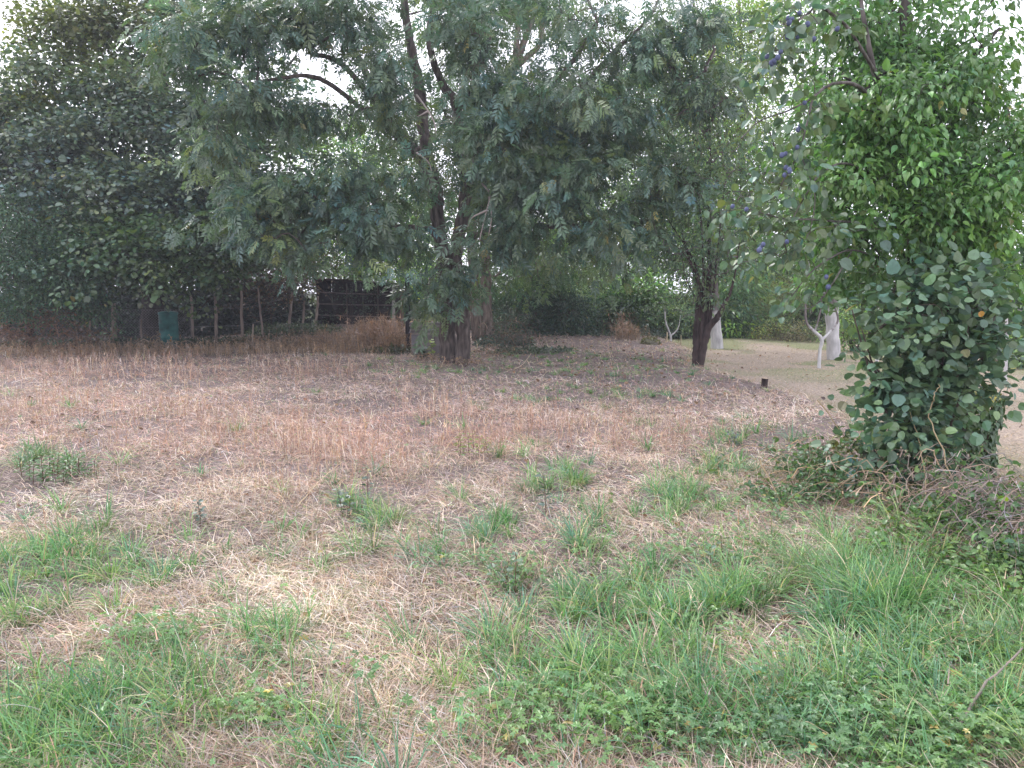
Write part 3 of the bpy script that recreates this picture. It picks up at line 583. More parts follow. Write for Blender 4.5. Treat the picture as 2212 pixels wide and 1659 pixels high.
tree('young_whitewashed_tree', 'slender young whitewashed tree forking low, just left of the big white trunk', [
    [(1769, 792, 15.9, .042), (1771, 760, 15.9, .036), (1775, 733, 15.9, .042), (1758, 715, 15.9, .032), (1742, 695, 15.9, .028), (1740, 650, 15.9, .022), (1744, 590, 15.9, .012)],
    [(1775, 735, 15.9, .03), (1795, 715, 15.9, .028), (1810, 690, 15.9, .022), (1800, 650, 15.9, .016), (1805, 600, 15.9, .010)],
    [(1760, 716, 15.9, .02), (1768, 690, 15.8, .018), (1775, 650, 15.8, .012), (1770, 600, 15.8, .006)]],
    [(1745, 590, 40, 30, 15.9, .3, 12), (1800, 600, 40, 30, 15.9, .3, 12), (1770, 560, 60, 30, 15.9, .4, 14)],
    'leaf', K=8, spread=.12, L=.085, WR=.5, base=(.08, .14, .055), bark=(.16, .14, .135), paint=(.85, (0, 1, 2)), trunkmat=M_white, sides=8)
tree('young_whitewashed_tree', 'tiny whitewashed forked tree by the short stakes at the far edge of the field', [
    [(1449, 741, 22.4, .035), (1449, 728, 22.4, .03), (1444, 712, 22.4, .024), (1438, 694, 22.4, .02), (1436, 660, 22.4, .01)], [(1449, 725, 22.4, .022), (1458, 718, 22.4, .02), (1466, 706, 22.4, .012), (1470, 680, 22.4, .008)]],
    [(1436, 650, 30, 26, 22.4, .3, 10), (1470, 670, 24, 24, 22.4, .3, 8)],
    'leaf', K=8, spread=.13, L=.09, WR=.5, base=(.10, .16, .07), bark=(.16, .14, .135), paint=(.9, (0, 1)), trunkmat=M_white, sides=7)
tree('young_whitewashed_tree', 'thin white sapling trunk alone at the far right edge of the lawn', [
    [(2173, 815, 13.8, .04), (2173, 780, 13.8, .033), (2175, 735, 13.8, .03), (2174, 650, 13.8, .02), (2178, 560, 13.8, .01)]],
    [(2190, 560, 50, 40, 13.8, .4, 14), (2190, 640, 30, 30, 13.8, .3, 8)],
    'leaf', K=9, spread=.12, L=.08, WR=.5, base=(.10, .17, .06), bark=(.16, .14, .135), paint=(1.25, (0,)), trunkmat=M_white, sides=7)

# the big foreground tree at the right
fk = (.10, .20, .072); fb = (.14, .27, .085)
tree('broadleaf_tree', 'big bright green tree with pointed hanging leaves filling the upper right corner', [
    [(2045, 1030, 6.9, .17), (2040, 900, 6.9, .14), (2030, 700, 6.95, .12), (2015, 500, 7, .11), (1990, 300, 7, .09), (1960, 100, 7, .06), (1950, -100, 7, .03)],
    [(2025, 600, 7, .06), (2100, 450, 6.8, .04), (2170, 330, 6.6, .02)], [(2015, 520, 7, .05), (1920, 420, 6.6, .03), (1850, 380, 6.4, .012)], [(2000, 340, 7, .04), (1900, 230, 6.7, .025), (1820, 160, 6.5, .012)], [(1985, 280, 7, .04), (2080, 150, 6.8, .025), (2160, 60, 6.7, .012)],
    [(2025, 640, 7, .04), (1960, 560, 6.6, .025), (1900, 500, 6.4, .012)]],
    [(1900, 60, 150, 80, 6.9, .6, 60), (2040, 60, 110, 90, 6.9, .6, 60), (1900, 190, 130, 70, 6.5, .5, 62), (2040, 200, 120, 80, 6.7, .5, 62), (1850, 250, 80, 60, 6.3, .35, 34, fb), (1930, 310, 100, 55, 6.3, .35, 50, fb), (2080, 330, 100, 70, 6.5, .5, 54),
     (1830, 380, 75, 50, 6.2, .3, 36, fb), (1950, 410, 80, 60, 6.8, .4, 34), (2110, 420, 100, 60, 6.2, .35, 56, fb), (2180, 300, 60, 60, 6.4, .4, 30), (2060, 470, 110, 60, 6.3, .4, 56, fb), (1910, 500, 100, 50, 6.3, .35, 44, fb), (2170, 500, 80, 70, 6.3, .4, 40, fb), (2060, 560, 120, 50, 6.5, .4, 40), (1850, 590, 70, 60, 6.7, .35, 24), (2160, 620, 60, 60, 6.6, .35, 18),
     (2120, 130, 60, 60, 6.8, .4, 20), (1790, 300, 60, 50, 6.5, .3, 20), (1800, 450, 60, 50, 6.6, .3, 22), (1830, 180, 70, 50, 6.7, .3, 24), (1860, 100, 70, 60, 6.9, .3, 24), (1980, 250, 220, 160, 7.2, .3, 120, (.065, .13, .05)), (2050, 560, 170, 90, 7.3, .3, 70, (.055, .11, .05)), (1810, 540, 60, 40, 6.8, .3, 14), (2000, 350, 190, 260, 7.6, .3, 90, (.05, .11, .035)), (2020, -120, 250, 100, 7, .8, 80)],  # rear lobes in darker leaves: interior shade painted into the colour
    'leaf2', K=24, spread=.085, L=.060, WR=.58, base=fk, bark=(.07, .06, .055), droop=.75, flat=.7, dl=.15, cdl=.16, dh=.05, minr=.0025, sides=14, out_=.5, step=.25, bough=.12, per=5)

# ivy wrapped round the foot of the big tree, a thing of its own that clings to the trunk
iv = P(2070, 1000, 6.75); ivz = float(H(iv[0], iv[1]))
ac = Acc(); n = 2300
th = rng.random(n)*6.28; hh = rng.random(n)**.9*.74; rad = .235+.06*vn(th*2, hh*6, 1, 3)+.03*rng.random(n)+.03*(hh > .5)
top = rng.random(n) < .16; hh[top] = .70+rng.random(top.sum())*.08; rad[top] *= rng.random(top.sum())**.5
pos = np.stack([iv[0]+np.cos(th)*rad, iv[1]+np.sin(th)*rad, ivz+hh-.02], -1); outd = np.stack([np.cos(th), np.sin(th), 0*th], -1)
nrm = nz(outd*(1-.9*top[:, None])+np.array([0, 0, 1.])*(.35+1.2*top[:, None])+rng.normal(size=(n, 3))*.3)
s = rng.uniform(.035, .065, n)
cb = np.where(top[:, None]*(rng.random((n, 1)) < .6), np.array([.22, .22, .06]), np.array([.05, .11, .035]))
put(ac, 'ivy', pos, np.array([0, 0, -1.])+outd*.25+rng.normal(size=(n, 3))*.35, nrm, s, s*1.05, tint(cb, n, .22, .07))
ivr = thing('ivy', (iv[0], iv[1], ivz), 'dense ivy with a yellowing top wrapped round the foot of the big right-hand tree', 'ivy')
ac.build('ivy_leaves', M_glossleaf, ivr)
st = Acc()
for k in range(14):
    a0 = rng.random()*6.28; q = [(iv[0]+math.cos(a0+u*.5)*(.2+.02*u), iv[1]+math.sin(a0+u*.5)*(.2+.02*u), ivz-.03+.7*u) for u in np.linspace(0, 1, 6)]
    tube(st, crv(q, 3), np.linspace(.012, .005, 16), 5, (.10, .07, .05))
st.build('ivy_stems', M_twig, ivr, smooth=True)

# round-leaved shrub
qs = (.098, .172, .105)
limbs = [[(1992, 1060, 5.7, .018), (1975, 950, 5.7, .015), (1940, 820, 5.7, .012), (1900, 700, 5.7, .006)]]
for a, b, c, d in [(1995, 1960, 1930, 1850), (1998, 1990, 1975, 1960), (2000, 2010, 2030, 2040), (2005, 2050, 2090, 2130), (1990, 1930, 1880, 1840), (2002, 2030, 2070, 2100), (1996, 1970, 1900, 1860), (2000, 2060, 2110, 2150)]:
    e = rng.uniform(0, 110); limbs.append([(a, 1058, 5.7, -.014), (b, 930, 5.65, .011), (c, 790+e*.5, 5.6, .009), (d, 640+e, 5.6, .004)])
tree('round_leaved_shrub', 'grey-green shrub with big round leaves and one orange leaf in front of the big tree', limbs,
     [(1960, 650, 80, 60, 5.65, .28, 44), (2050, 640, 80, 60, 5.75, .25, 46), (1940, 740, 68, 55, 5.6, .2, 38), (2030, 740, 90, 60, 5.6, .25, 44), (2105, 720, 45, 60, 5.7, .2, 28), (1960, 830, 90, 50, 5.6, .25, 44), (2065, 800, 65, 45, 5.7, .2, 28), (1905, 850, 40, 40, 5.5, .15, 11),
      (1920, 920, 70, 50, 5.5, .2, 32), (2000, 900, 60, 50, 5.6, .15, 22), (2110, 820, 35, 35, 5.7, .15, 9), (1990, 970, 60, 40, 5.45, .15, 22), (2020, 600, 110, 40, 5.8, .25, 30), (1900, 990, 50, 35, 5.4, .15, 12), (2140, 660, 30, 50, 5.8, .15, 8)],
     'round', K=9, spread=.08, L=.066, WR=.88, bough=.10, per=4, base=qs, bark=(.10, .075, .065), cat='shrub', droop=.25, flat=.9, dl=.20, cdl=.18, dh=.06, minr=.0018, mat=M_glossleaf, sides=6, rnd=.8, out_=.5, step=.15)
ol = bpy.data.objects['round_leaved_shrub']
ac = Acc(); put(ac, 'round', P(2118, 672, 5.35)[None], np.array([[.3, 0, -1.]]), np.array([[0, -1., .3]]), .045, .045, np.array([[.45, .22, .035]])); o = ac.build('orange_leaf', M_leaf, ol); o['label'] = 'single orange leaf'

# plum tree: stands behind the shrub, its fruiting boughs hang out to the left
pl = [[(2075, 1010, 7.5, 0.0840), (2050, 850, 7.4, 0.0700), (2000, 650, 7.2, 0.0560), (1950, 450, 7, 0.0490), (1920, 280, 6.7, 0.0275), (1880, 120, 6.4, 0.0220), (1850, -60, 6.3, 0.0110)],
      [(1925, 300, 6.7, 0.0220), (1870, 200, 6.2, 0.0165), (1810, 179, 5.9, 0.0121), (1761, 207, 5.7, 0.0099), (1745, 260, 5.6, 0.0077), (1725, 330, 5.6, 0.0060), (1694, 387, 5.6, 0.0050), (1672, 430, 5.6, 0.0028)],
      [(1900, 170, 6.4, 0.0165), (1830, 60, 6, 0.0121), (1770, 15, 5.7, 0.0094), (1747, 28, 5.6, 0.0072), (1715, 53, 5.5, 0.0055), (1680, 95, 5.5, 0.0039), (1655, 150, 5.5, 0.0022)],
      [(1960, 480, 7, 0.0220), (1880, 480, 6.4, 0.0132), (1800, 478, 6, 0.0088), (1750, 474, 5.8, 0.0072), (1700, 473, 5.7, 0.0060), (1659, 464, 5.7, 0.0050), (1610, 450, 5.7, 0.0028), (1575, 455, 5.7, 0.0017)],
      [(1760, 210, 5.7, 0.0077), (1700, 240, 5.6, 0.0055), (1640, 262, 5.6, 0.0033), (1600, 300, 5.6, 0.0017)],
      [(1985, 600, 7.1, 0.0193), (1900, 560, 6.4, 0.0110), (1840, 540, 6, 0.0077), (1790, 560, 5.8, 0.0060), (1750, 590, 5.7, 0.0050), (1710, 640, 5.7, 0.0028)],
      [(1950, 450, 7, 0.0165), (1850, 360, 6.2, 0.0099), (1780, 370, 5.8, 0.0066), (1730, 440, 5.7, 0.0044), (1690, 520, 5.7, 0.0022)],
      [(1840, 542, 6, 0.0055), (1800, 610, 5.8, 0.0050), (1760, 660, 5.8, 0.0039), (1720, 672, 5.8, 0.0022)],
      [(1730, 335, 5.6, 0.0044), (1760, 420, 5.6, 0.0033), (1750, 500, 5.6, 0.0017)]]
PC = (.095, .155, .09)
t_pl = tree('plum_tree', 'plum tree whose thin grey boughs with blue plums hang left of the big green tree', pl,
     [(1730, 25, 60, 35, 5.6, .2, 16), (1690, 80, 45, 40, 5.5, .15, 15), (1665, 150, 30, 45, 5.5, .12, 12), (1720, 120, 40, 35, 5.6, .15, 10), (1790, 60, 50, 40, 5.8, .2, 12), (1760, 230, 40, 35, 5.7, .15, 10), (1720, 300, 40, 50, 5.6, .15, 14), (1690, 380, 40, 50, 5.6, .15, 15),
      (1650, 270, 40, 20, 5.6, .1, 6), (1640, 460, 60, 28, 5.7, .15, 16), (1580, 455, 30, 25, 5.7, .12, 7), (1750, 480, 60, 25, 5.7, .15, 13), (1820, 500, 50, 30, 5.9, .15, 10), (1690, 540, 50, 40, 5.7, .15, 14), (1720, 610, 36, 36, 5.7, .12, 8), (1620, 540, 40, 40, 5.7, .12, 9), (1760, 400, 40, 50, 5.7, .15, 10), (1700, 470, 50, 50, 5.7, .15, 10), (1860, 500, 50, 24, 5.9, .15, 6)],
     'round', K=5, spread=.06, L=.062, WR=.72, bough=.07, per=3, base=PC, bark=(.12, .105, .10), droop=.55, flat=.9, dl=.15, cdl=.14, dh=.07, minr=.0018, mat=M_glossleaf, sides=7, step=.14, rnd=.7)
M_plum = bsdf_mat('plum_skin', .62, .35, var=.35, vscale=30, base=(.085, .10, .19))
seedm = bpy.data.meshes.new('plum')
import bmesh
bm = bmesh.new(); bmesh.ops.create_uvsphere(bm, u_segments=14, v_segments=10, radius=1)
for v in bm.verts:
    th_ = math.atan2(v.co.y, v.co.x); rr_ = math.hypot(v.co.x, v.co.y)
    v.co.z *= 1.18; v.co.x *= 1-.10*math.exp(-(th_/.35)**2)*rr_; v.co.z -= .12*math.exp(-(rr_/.3)**2)*(1 if v.co.z > 0 else 0)
for f in bm.faces: f.smooth = True
bm.to_mesh(seedm); bm.free(); seedm.materials.append(M_plum)
spots = [(1702, 40), (1711, 41), (1706, 49), (1728, 28), (1742, 52), (1727, 76), (1733, 78), (1722, 79), (1698, 79), (1758, 84), (1658, 122), (1688, 112), (1672, 132), (1682, 124), (1674, 138), (1668, 146), (1668, 136), (1808, 62), (1740, 222), (1724, 280), (1730, 272), (1697, 332), (1690, 335), (1722, 318), (1700, 362), (1709, 370), (1696, 378), (1704, 366), (1583, 446), (1612, 452), (1652, 528), (1645, 535), (1700, 522), (1640, 540), (1786, 598), (1790, 620)]
for k, (a, b) in enumerate(spots):
    o = bpy.data.objects.new('plum', seedm); C.objects.link(o); p = P(a+rng.normal(0, 1.5), b, 5.42+rng.normal(0, .06)); r = rng.uniform(.014, .0185)
    o.parent = t_pl; o.matrix_parent_inverse = Matrix.Translation(-t_pl.location); o.location = p; o.scale = (r, r, r); o.rotation_euler = (rng.normal(0, .3), rng.normal(0, .3), rng.random()*6)

# ------------------------------------------------------------------ bushes at the back: each a bush with stems and leaves
def bush(name, label, dx, base, Y, lobes, leaf='leaf', col=(.05, .1, .04), cat='bush', n=5, group=None, **kw):
    limbs = [[(dx, base, Y, .04), (dx+2, base-30, Y, .03), (dx+4, lobes[0][1], Y, .012)]]
    for k in range(n):
        t = lobes[k % len(lobes)]; limbs.append([(dx+rng.normal(0, 4), base, Y, -.03), ((dx+t[0])/2, base-25, Y, .02), (t[0], t[1], t[4], .008)])
    a = dict(dens=1.5, bough=.22, K=20, spread=.22, L=.11, WR=.5, droop=.2, cat=cat, group=group, bark=(.07, .055, .045), twigcol=(.09, .07, .06), sides=6, minr=.004, step=.6); a.update(kw)
    return tree(name, label, limbs, lobes, leaf, base=col, **a)
bush('leafy_bush', 'dark evergreen bush right behind the paler ash trunk', 1170, 725, 25, [(1150, 590, 70, 50, 24.5, .8, 60), (1190, 640, 80, 50, 24.3, .8, 70), (1120, 640, 50, 60, 24.3, .7, 40), (1230, 680, 80, 34, 24, .6, 50), (1150, 690, 70, 34, 23.8, .6, 36), (1180, 560, 70, 30, 24.8, .7, 24, (0.081, 0.149, 0.054))], col=(0.038, 0.081, 0.051), group='bushes along the back bank')
bush('leafy_bush', 'light grey-green rounded bush with top light painted into its leaves in the middle of the back bank', 1290, 715, 26, [(1290, 620, 60, 34, 25.5, .7, 50, (0.216, 0.311, 0.135)), (1250, 645, 50, 34, 25.3, .6, 40, (0.176, 0.270, 0.121)), (1320, 650, 60, 34, 25.5, .6, 40, (0.135, 0.230, 0.081)), (1290, 685, 80, 28, 25, .6, 50, (0.054, 0.101, 0.047))], group='bushes along the back bank', L=.085, K=24)  # upper lobes paler, foot darker: light from above put into leaf colour
bush('leafy_bush', 'dense dark green laurel bush behind the clump of rusty dock', 1370, 720, 25.5, [(1370, 640, 60, 34, 25, .7, 60, (0.081, 0.162, 0.054)), (1340, 670, 50, 34, 24.8, .6, 50, (0.041, 0.088, 0.041)), (1400, 675, 50, 34, 24.8, .6, 50, (0.047, 0.101, 0.041)), (1390, 625, 45, 22, 25, .5, 26, (0.149, 0.257, 0.081))], group='bushes along the back bank', L=.13)
bush('leafy_bush', 'low pale sage-green bush above the tiny whitewashed tree', 1460, 720, 25, [(1460, 670, 45, 26, 24.6, .5, 50), (1440, 690, 40, 22, 24.4, .4, 30), (1490, 690, 45, 24, 24.4, .5, 36), (1475, 640, 36, 24, 25, .4, 24)], col=(0.162, 0.243, 0.121), group='bushes along the back bank', L=.075, K=24, spread=.17)
bush('leafy_bush', 'dark evergreen bush with drooping leaves behind the fruit tree trunk', 1590, 728, 25, [(1590, 620, 60, 34, 24.6, .6, 44, (0.095, 0.176, 0.081)), (1580, 665, 60, 30, 24.4, .5, 46, (0.061, 0.121, 0.061)), (1610, 700, 60, 22, 24.2, .5, 36, (0.068, 0.135, 0.054)), (1560, 700, 30, 20, 24.2, .5, 14, (0.189, 0.338, 0.081))], group='bushes along the back bank', L=.16, WR=.34, droop=.6)
bush('juniper_bush', 'feathery golden-green juniper sloping up at the back of the lawn', 1690, 722, 26, [(1650, 660, 40, 26, 25.5, .5, 50, (0.162, 0.216, 0.081)), (1690, 630, 44, 26, 25.6, .5, 56, (0.216, 0.243, 0.095)), (1720, 610, 40, 22, 25.8, .5, 36, (0.203, 0.230, 0.101)), (1700, 665, 60, 26, 25.3, .5, 56, (0.108, 0.149, 0.068)), (1640, 690, 50, 18, 25.2, .5, 30, (0.095, 0.135, 0.061))], K=40, L=.07, WR=.16, spread=.2, droop=-.5, group='bushes along the back bank')
bush('clipped_hedge', 'low brownish clipped hedge running along the back of the lawn', 1720, 745, 23.8, [(1660, 712, 36, 12, 23.5, .3, 30, (0.216, 0.257, 0.081)), (1710, 712, 36, 14, 23.5, .3, 34, (0.203, 0.189, 0.108)), (1760, 715, 36, 15, 23.4, .3, 34, (0.108, 0.162, 0.061)), (1700, 732, 60, 10, 23.2, .25, 30, (0.135, 0.115, 0.068)), (1830, 725, 60, 22, 23.2, .4, 50, (0.068, 0.121, 0.047))], K=26, L=.05, spread=.13, cat='hedge')
bush('leafy_bush', 'yellow-green bush between the slender young tree and the big white trunk', 1840, 752, 20.5, [(1830, 700, 30, 30, 20.4, .35, 34), (1860, 690, 34, 34, 20.4, .35, 34, (0.095, 0.176, 0.061)), (1890, 715, 36, 26, 20.4, .35, 30, (0.081, 0.162, 0.054))], col=(0.176, 0.270, 0.068), L=.075, spread=.14, K=22)
bush('leafy_bush', 'row end bush with light leaves beyond the thin white sapling at the right edge', 2210, 805, 17, [(2200, 740, 40, 26, 16.8, .4, 40, (0.189, 0.297, 0.095)), (2200, 775, 50, 22, 16.6, .4, 40, (0.095, 0.162, 0.068)), (2190, 650, 50, 50, 17.2, .4, 50, (0.041, 0.074, 0.041)), (2215, 700, 34, 30, 17, .4, 26, (0.054, 0.095, 0.047))], L=.09, spread=.16, K=22)
# low dark ivy and bramble bank filling the back
def stuff_leaves(name, regions, leaf='leaf', L=.09, WR=.6, sp=(.5, .3, .25), droop=.2):
    ac = Acc()
    for dx, dy, rx, ry, Y, rY, n, col in regions:
        k = Y/FPX; c = P(dx, dy, Y); d = nz(rng.normal(size=(n, 3)))*rng.random((n, 1))**.4
        p = c+d*np.array([rx*k, rY, ry*k]); gz = H(p[:, 0], p[:, 1]); p[:, 2] = np.maximum(p[:, 2], gz+rng.random(n)*.08)
        s = L*np.exp(rng.normal(0, .25, n)); b = tint(col, 1+n//25, .3, .08)[rng.integers(0, 1+n//25, n)]
        put(ac, leaf, p, nz(rng.normal(size=(n, 3))+np.array([0, -.3, -droop])), nz(np.array([0, -.5, 1.])+rng.normal(size=(n, 3))*.5), s, s*WR, tint(b, n, .2, .06))
    return tag(ac.build(name, M_leaf), kind='stuff')
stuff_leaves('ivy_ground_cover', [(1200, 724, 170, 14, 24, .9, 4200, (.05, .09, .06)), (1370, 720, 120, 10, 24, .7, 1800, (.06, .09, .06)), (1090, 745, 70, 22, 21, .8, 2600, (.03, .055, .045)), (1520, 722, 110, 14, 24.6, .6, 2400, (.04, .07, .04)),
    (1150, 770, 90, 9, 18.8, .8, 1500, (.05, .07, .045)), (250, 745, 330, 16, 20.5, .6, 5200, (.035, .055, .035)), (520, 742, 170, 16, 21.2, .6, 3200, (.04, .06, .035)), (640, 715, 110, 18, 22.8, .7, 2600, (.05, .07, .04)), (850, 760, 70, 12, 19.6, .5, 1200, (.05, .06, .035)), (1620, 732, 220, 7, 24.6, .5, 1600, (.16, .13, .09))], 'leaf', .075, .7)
stuff_leaves('undergrowth', [(330, 690, 420, 70, 25.5, .8, 9000, (.015, .028, .022)), (540, 655, 130, 60, 26, .8, 4200, (.02, .03, .022)), (1150, 650, 330, 80, 28, .8, 8000, (.045, .085, .045)), (1480, 680, 180, 40, 28.5, .8, 3600, (.05, .09, .045)), (1620, 630, 120, 70, 29, .8, 3600, (.08, .14, .055)), (1850, 660, 260, 80, 28, .8, 7000, (.05, .09, .045)), (2250, 700, 150, 90, 22, .8, 3500, (.045, .08, .045)), (930, 690, 120, 45, 27, .8, 2600, (.05, .085, .04)), (-150, 650, 200, 120, 23, .8, 3000, (.015, .03, .02))], 'leaf', .15, .7)  # behind the fence the near-black leaf colours stand in for deep shade

# tangle of brown bramble stems between the lime tree and the shed, and brown brambles at the left
def tangle(name, label, cat, regions, leafcol, kind=None):
    ac = Acc(); lf = Acc()
    for dx, dy, rx, ry, Y, rY, n, L, col in regions:
        k = Y/FPX; c = P(dx, dy, Y)
        for i in range(n):
            d = rng.normal(size=3)*.55; p = c+d*np.array([rx*k, rY, ry*k]); p[2] = max(p[2], float(H(p[0], p[1]))+.03)
            a = rng.random()*6.28; u = np.array([math.cos(a), math.sin(a)*.6, 0]); l = L*rng.uniform(.5, 1.4); e = rng.uniform(.2, 1.2); q = []
            for t in np.linspace(0, 1, 6): q.append(p+u*l*t*math.cos(e)+np.array([0, 0, l*(math.sin(e)*t-.8*t*t)])+rng.normal(0, .012, 3))
            q = np.array(q); q[:, 2] = np.maximum(q[:, 2], H(q[:, 0], q[:, 1])+.01)
            r = rng.uniform(.0022, .0048)*max(1, Y/11); tube(ac, q, np.linspace(r, r*.4, 6), 3, tint(col, 1, .3, .05)[0], cap=False)
            for t in range(rng.integers(0, 4)):
                j = rng.integers(1, 6); s = rng.uniform(.03, .06)*max(1, Y/14)
                put(lf, 'leaf2', q[j][None], nz(rng.normal(size=(1, 3))+[0, 0, -.3]), nz(np.array([[0, -.3, 1.]])+rng.normal(size=(1, 3))*.6), s, s*.7, tint(leafcol, 1, .35, .1))
    c = P(*regions[0][:2], regions[0][4]); r = thing(name, (c[0], c[1], float(H(c[0], c[1]))), label, cat)
    ac.build('stems', M_dry, r); lf.build('leaves', M_leaf, r); return r
tangle('bramble_thicket', 'reddish-brown bramble thicket between the lime tree and the dark shed', 'brambles', [(590, 570, 90, 34, 22.5, .5, 160, .9, (.16, .09, .07)), (620, 610, 70, 40, 22.8, .5, 160, .9, (.12, .07, .06)), (670, 560, 50, 24, 22.8, .4, 60, .7, (.2, .13, .08)), (560, 640, 70, 50, 23, .5, 110, 1, (.10, .06, .055))], (.11, .075, .045))
tangle('bramble_thicket', 'brown withered brambles at the left edge in front of the privet', 'brambles', [(70, 700, 110, 40, 18.4, .5, 330, .55, (.24, .14, .10)), (30, 730, 120, 26, 18, .4, 160, .5, (.2, .12, .09)), (190, 730, 60, 24, 18.8, .4, 90, .45, (.20, .13, .10))], (.13, .085, .06))
tangle('dead_stem_clump', 'pale dead stems fanning up in front of the green barrel', 'dead plant', [(330, 745, 60, 14, 19.2, .3, 60, .5, (.33, .25, .20))], (.2, .14, .09))
tangle('bramble_thicket', 'twiggy ivy and bramble heap at the foot of the two ash trees', 'brambles', [(1090, 720, 40, 34, 19.6, .5, 120, .7, (.15, .11, .09)), (1060, 760, 60, 12, 18, .4, 60, .5, (.25, .17, .12)), (1140, 735, 50, 18, 20.5, .5, 60, .6, (.16, .11, .09))], (.04, .07, .045))
tangle('dead_stem_clump', 'fallen pale twigs heaped round the foot of the twin-stemmed ash', 'dead plant', [(940, 778, 50, 9, 16.9, .3, 46, .5, (.30, .22, .17)), (1010, 785, 40, 8, 16.2, .3, 40, .45, (.30, .21, .16))], (.2, .14, .09))
# rusty dock and willowherb gone to seed: on the mound before the shed, and the clump at the field's far edge
def dock(name, label, regions):
    ac = Acc()
    for dx, dy, rx, ry, Y, rY, n, hmin, hmax, colr in regions:
        k = Y/FPX; c = P(dx, dy, Y); x = c[0]+rng.normal(0, .5, n)*rx*k; y = Y+rng.normal(0, .5, n)*rY; z = H(x, y); L = rng.uniform(hmin, hmax, n); th = rng.random(n)*6.28; el = rng.uniform(1.15, 1.57, n)
        col = tint(colr, n, .25, .06); blades(ac, x, y, z, th, el, L, np.full(n, .011), rng.uniform(-.1, .6, n), col, 3)
        for q in range(9):
            t = rng.uniform(.3, 1, n); px = x+np.cos(th)*np.cos(el)*L*t; py = y+np.sin(th)*np.cos(el)*L*t
            blades(ac, px, py, z+np.sin(el)*L*t, rng.random(n)*6.28, rng.uniform(-.2, 1.4, n), L*rng.uniform(.08, .3, n), rng.uniform(.009, .022, n), rng.uniform(-.3, 1.2, n), tint(col, n, .15, .05), 2)
    c = P(*regions[0][:2], regions[0][4]); r = thing(name, (c[0], c[1], float(H(c[0], c[1]))), label, 'dry weeds'); ac.build('stalks', M_dry, r); return r
dock('dock_clump', 'tall rusty seeded weeds on the mound in front of the dark shed', [(825, 720, 60, 30, 21.6, 1.0, 520, .35, .72, (.30, .20, .16)), (720, 730, 110, 30, 21.0, 1.2, 700, .15, .42, (.29, .205, .165)), (560, 740, 110, 20, 20.6, .8, 400, .1, .35, (.30, .21, .165)), (640, 740, 120, 30, 20.4, 1.0, 360, .1, .25, (.22, .16, .12)), (850, 740, 50, 30, 20.2, .8, 240, .2, .5, (.23, .15, .11)), (760, 750, 120, 20, 19.6, .8, 300, .1, .25, (.25, .175, .13))])
dock('dock_clump', 'rusty seeded dock clump at the far edge of the field below the laurel', [(1355, 735, 34, 20, 22.6, .5, 150, .2, .55, (.27, .19, .15)), (1340, 700, 14, 20, 23, .3, 16, .5, .85, (.24, .14, .10))])
dock('dry_weed_fringe', 'long fringe of brown dry weeds along the foot of the wire fence', [(300, 765, 420, 10, 19, 1.0, 900, .12, .34, (.38, .28, .22)), (100, 770, 200, 10, 18.4, 1.0, 300, .12, .34, (.36, .26, .20)), (560, 765, 200, 10, 19.6, .9, 330, .1, .3, (.38, .28, .22))])

# bramble bank at lower right: grey dead twigs under green leaves
br = tangle('bramble_bank', 'low bank of grey dead twigs and green bramble leaves at the lower right edge', 'brambles', [(2080, 1090, 150, 80, 4.9, .5, 480, .4, (.34, .26, .22)), (2180, 1150, 90, 100, 4.3, .5, 380, .35, (.30, .24, .22)), (1900, 1070, 120, 60, 5.3, .4, 260, .45, (.36, .27, .2)), (2090, 1250, 110, 40, 4.1, .4, 170, .3, (.22, .16, .12)), (1750, 1020, 120, 50, 6.0, .4, 130, .45, (.38, .29, .2))], (.085, .16, .05))
ac = Acc()
for dx, dy, rx, ry, Y, rY, n, col in [(2100, 1150, 130, 55, 4.6, .4, 900, (.10, .19, .06)), (2000, 1190, 90, 50, 4.5, .3, 330, (.12, .22, .06)), (1840, 1050, 120, 55, 5.5, .35, 1000, (.07, .14, .055)), (1760, 1000, 90, 45, 5.9, .3, 620, (.08, .15, .06)), (1990, 1120, 130, 40, 4.9, .3, 420, (.09, .17, .06)), (2120, 1110, 90, 50, 4.7, .3, 300, (.08, .15, .06)), (2170, 1080, 80, 30, 5, .3, 130, (.11, .18, .07)), (2120, 1300, 120, 50, 3.9, .4, 700, (.11, .2, .06)), (1930, 1250, 90, 40, 4.3, .3, 340, (.10, .19, .06)), (2190, 1220, 60, 80, 4.0, .3, 480, (.06, .12, .045)), (1690, 1090, 110, 30, 5.6, .3, 300, (.07, .14, .05)), (1830, 960, 40, 30, 5.6, .2, 90, (.13, .15, .05))]:
    k = Y/FPX; c = P(dx, dy, Y); d = nz(rng.normal(size=(n, 3)))*rng.random((n, 1))**.5; p = c+d*np.array([rx*k, rY, ry*k]); p[:, 2] = np.maximum(p[:, 2], H(p[:, 0], p[:, 1])+rng.random(n)*.12+.01)
    s = rng.uniform(.028, .055, n); put(ac, 'leaf2', p, nz(rng.normal(size=(n, 3))*[1, 1, .4]+[0, 0, -.15]), nz(np.array([0, -.2, 1.])+rng.normal(size=(n, 3))*.4), s, s*.68, tint(tint(col, 1+n//8, .22, .07)[rng.integers(0, 1+n//8, n)], n, .14, .05))
ac.build('bramble_leaves', M_leaf, br)
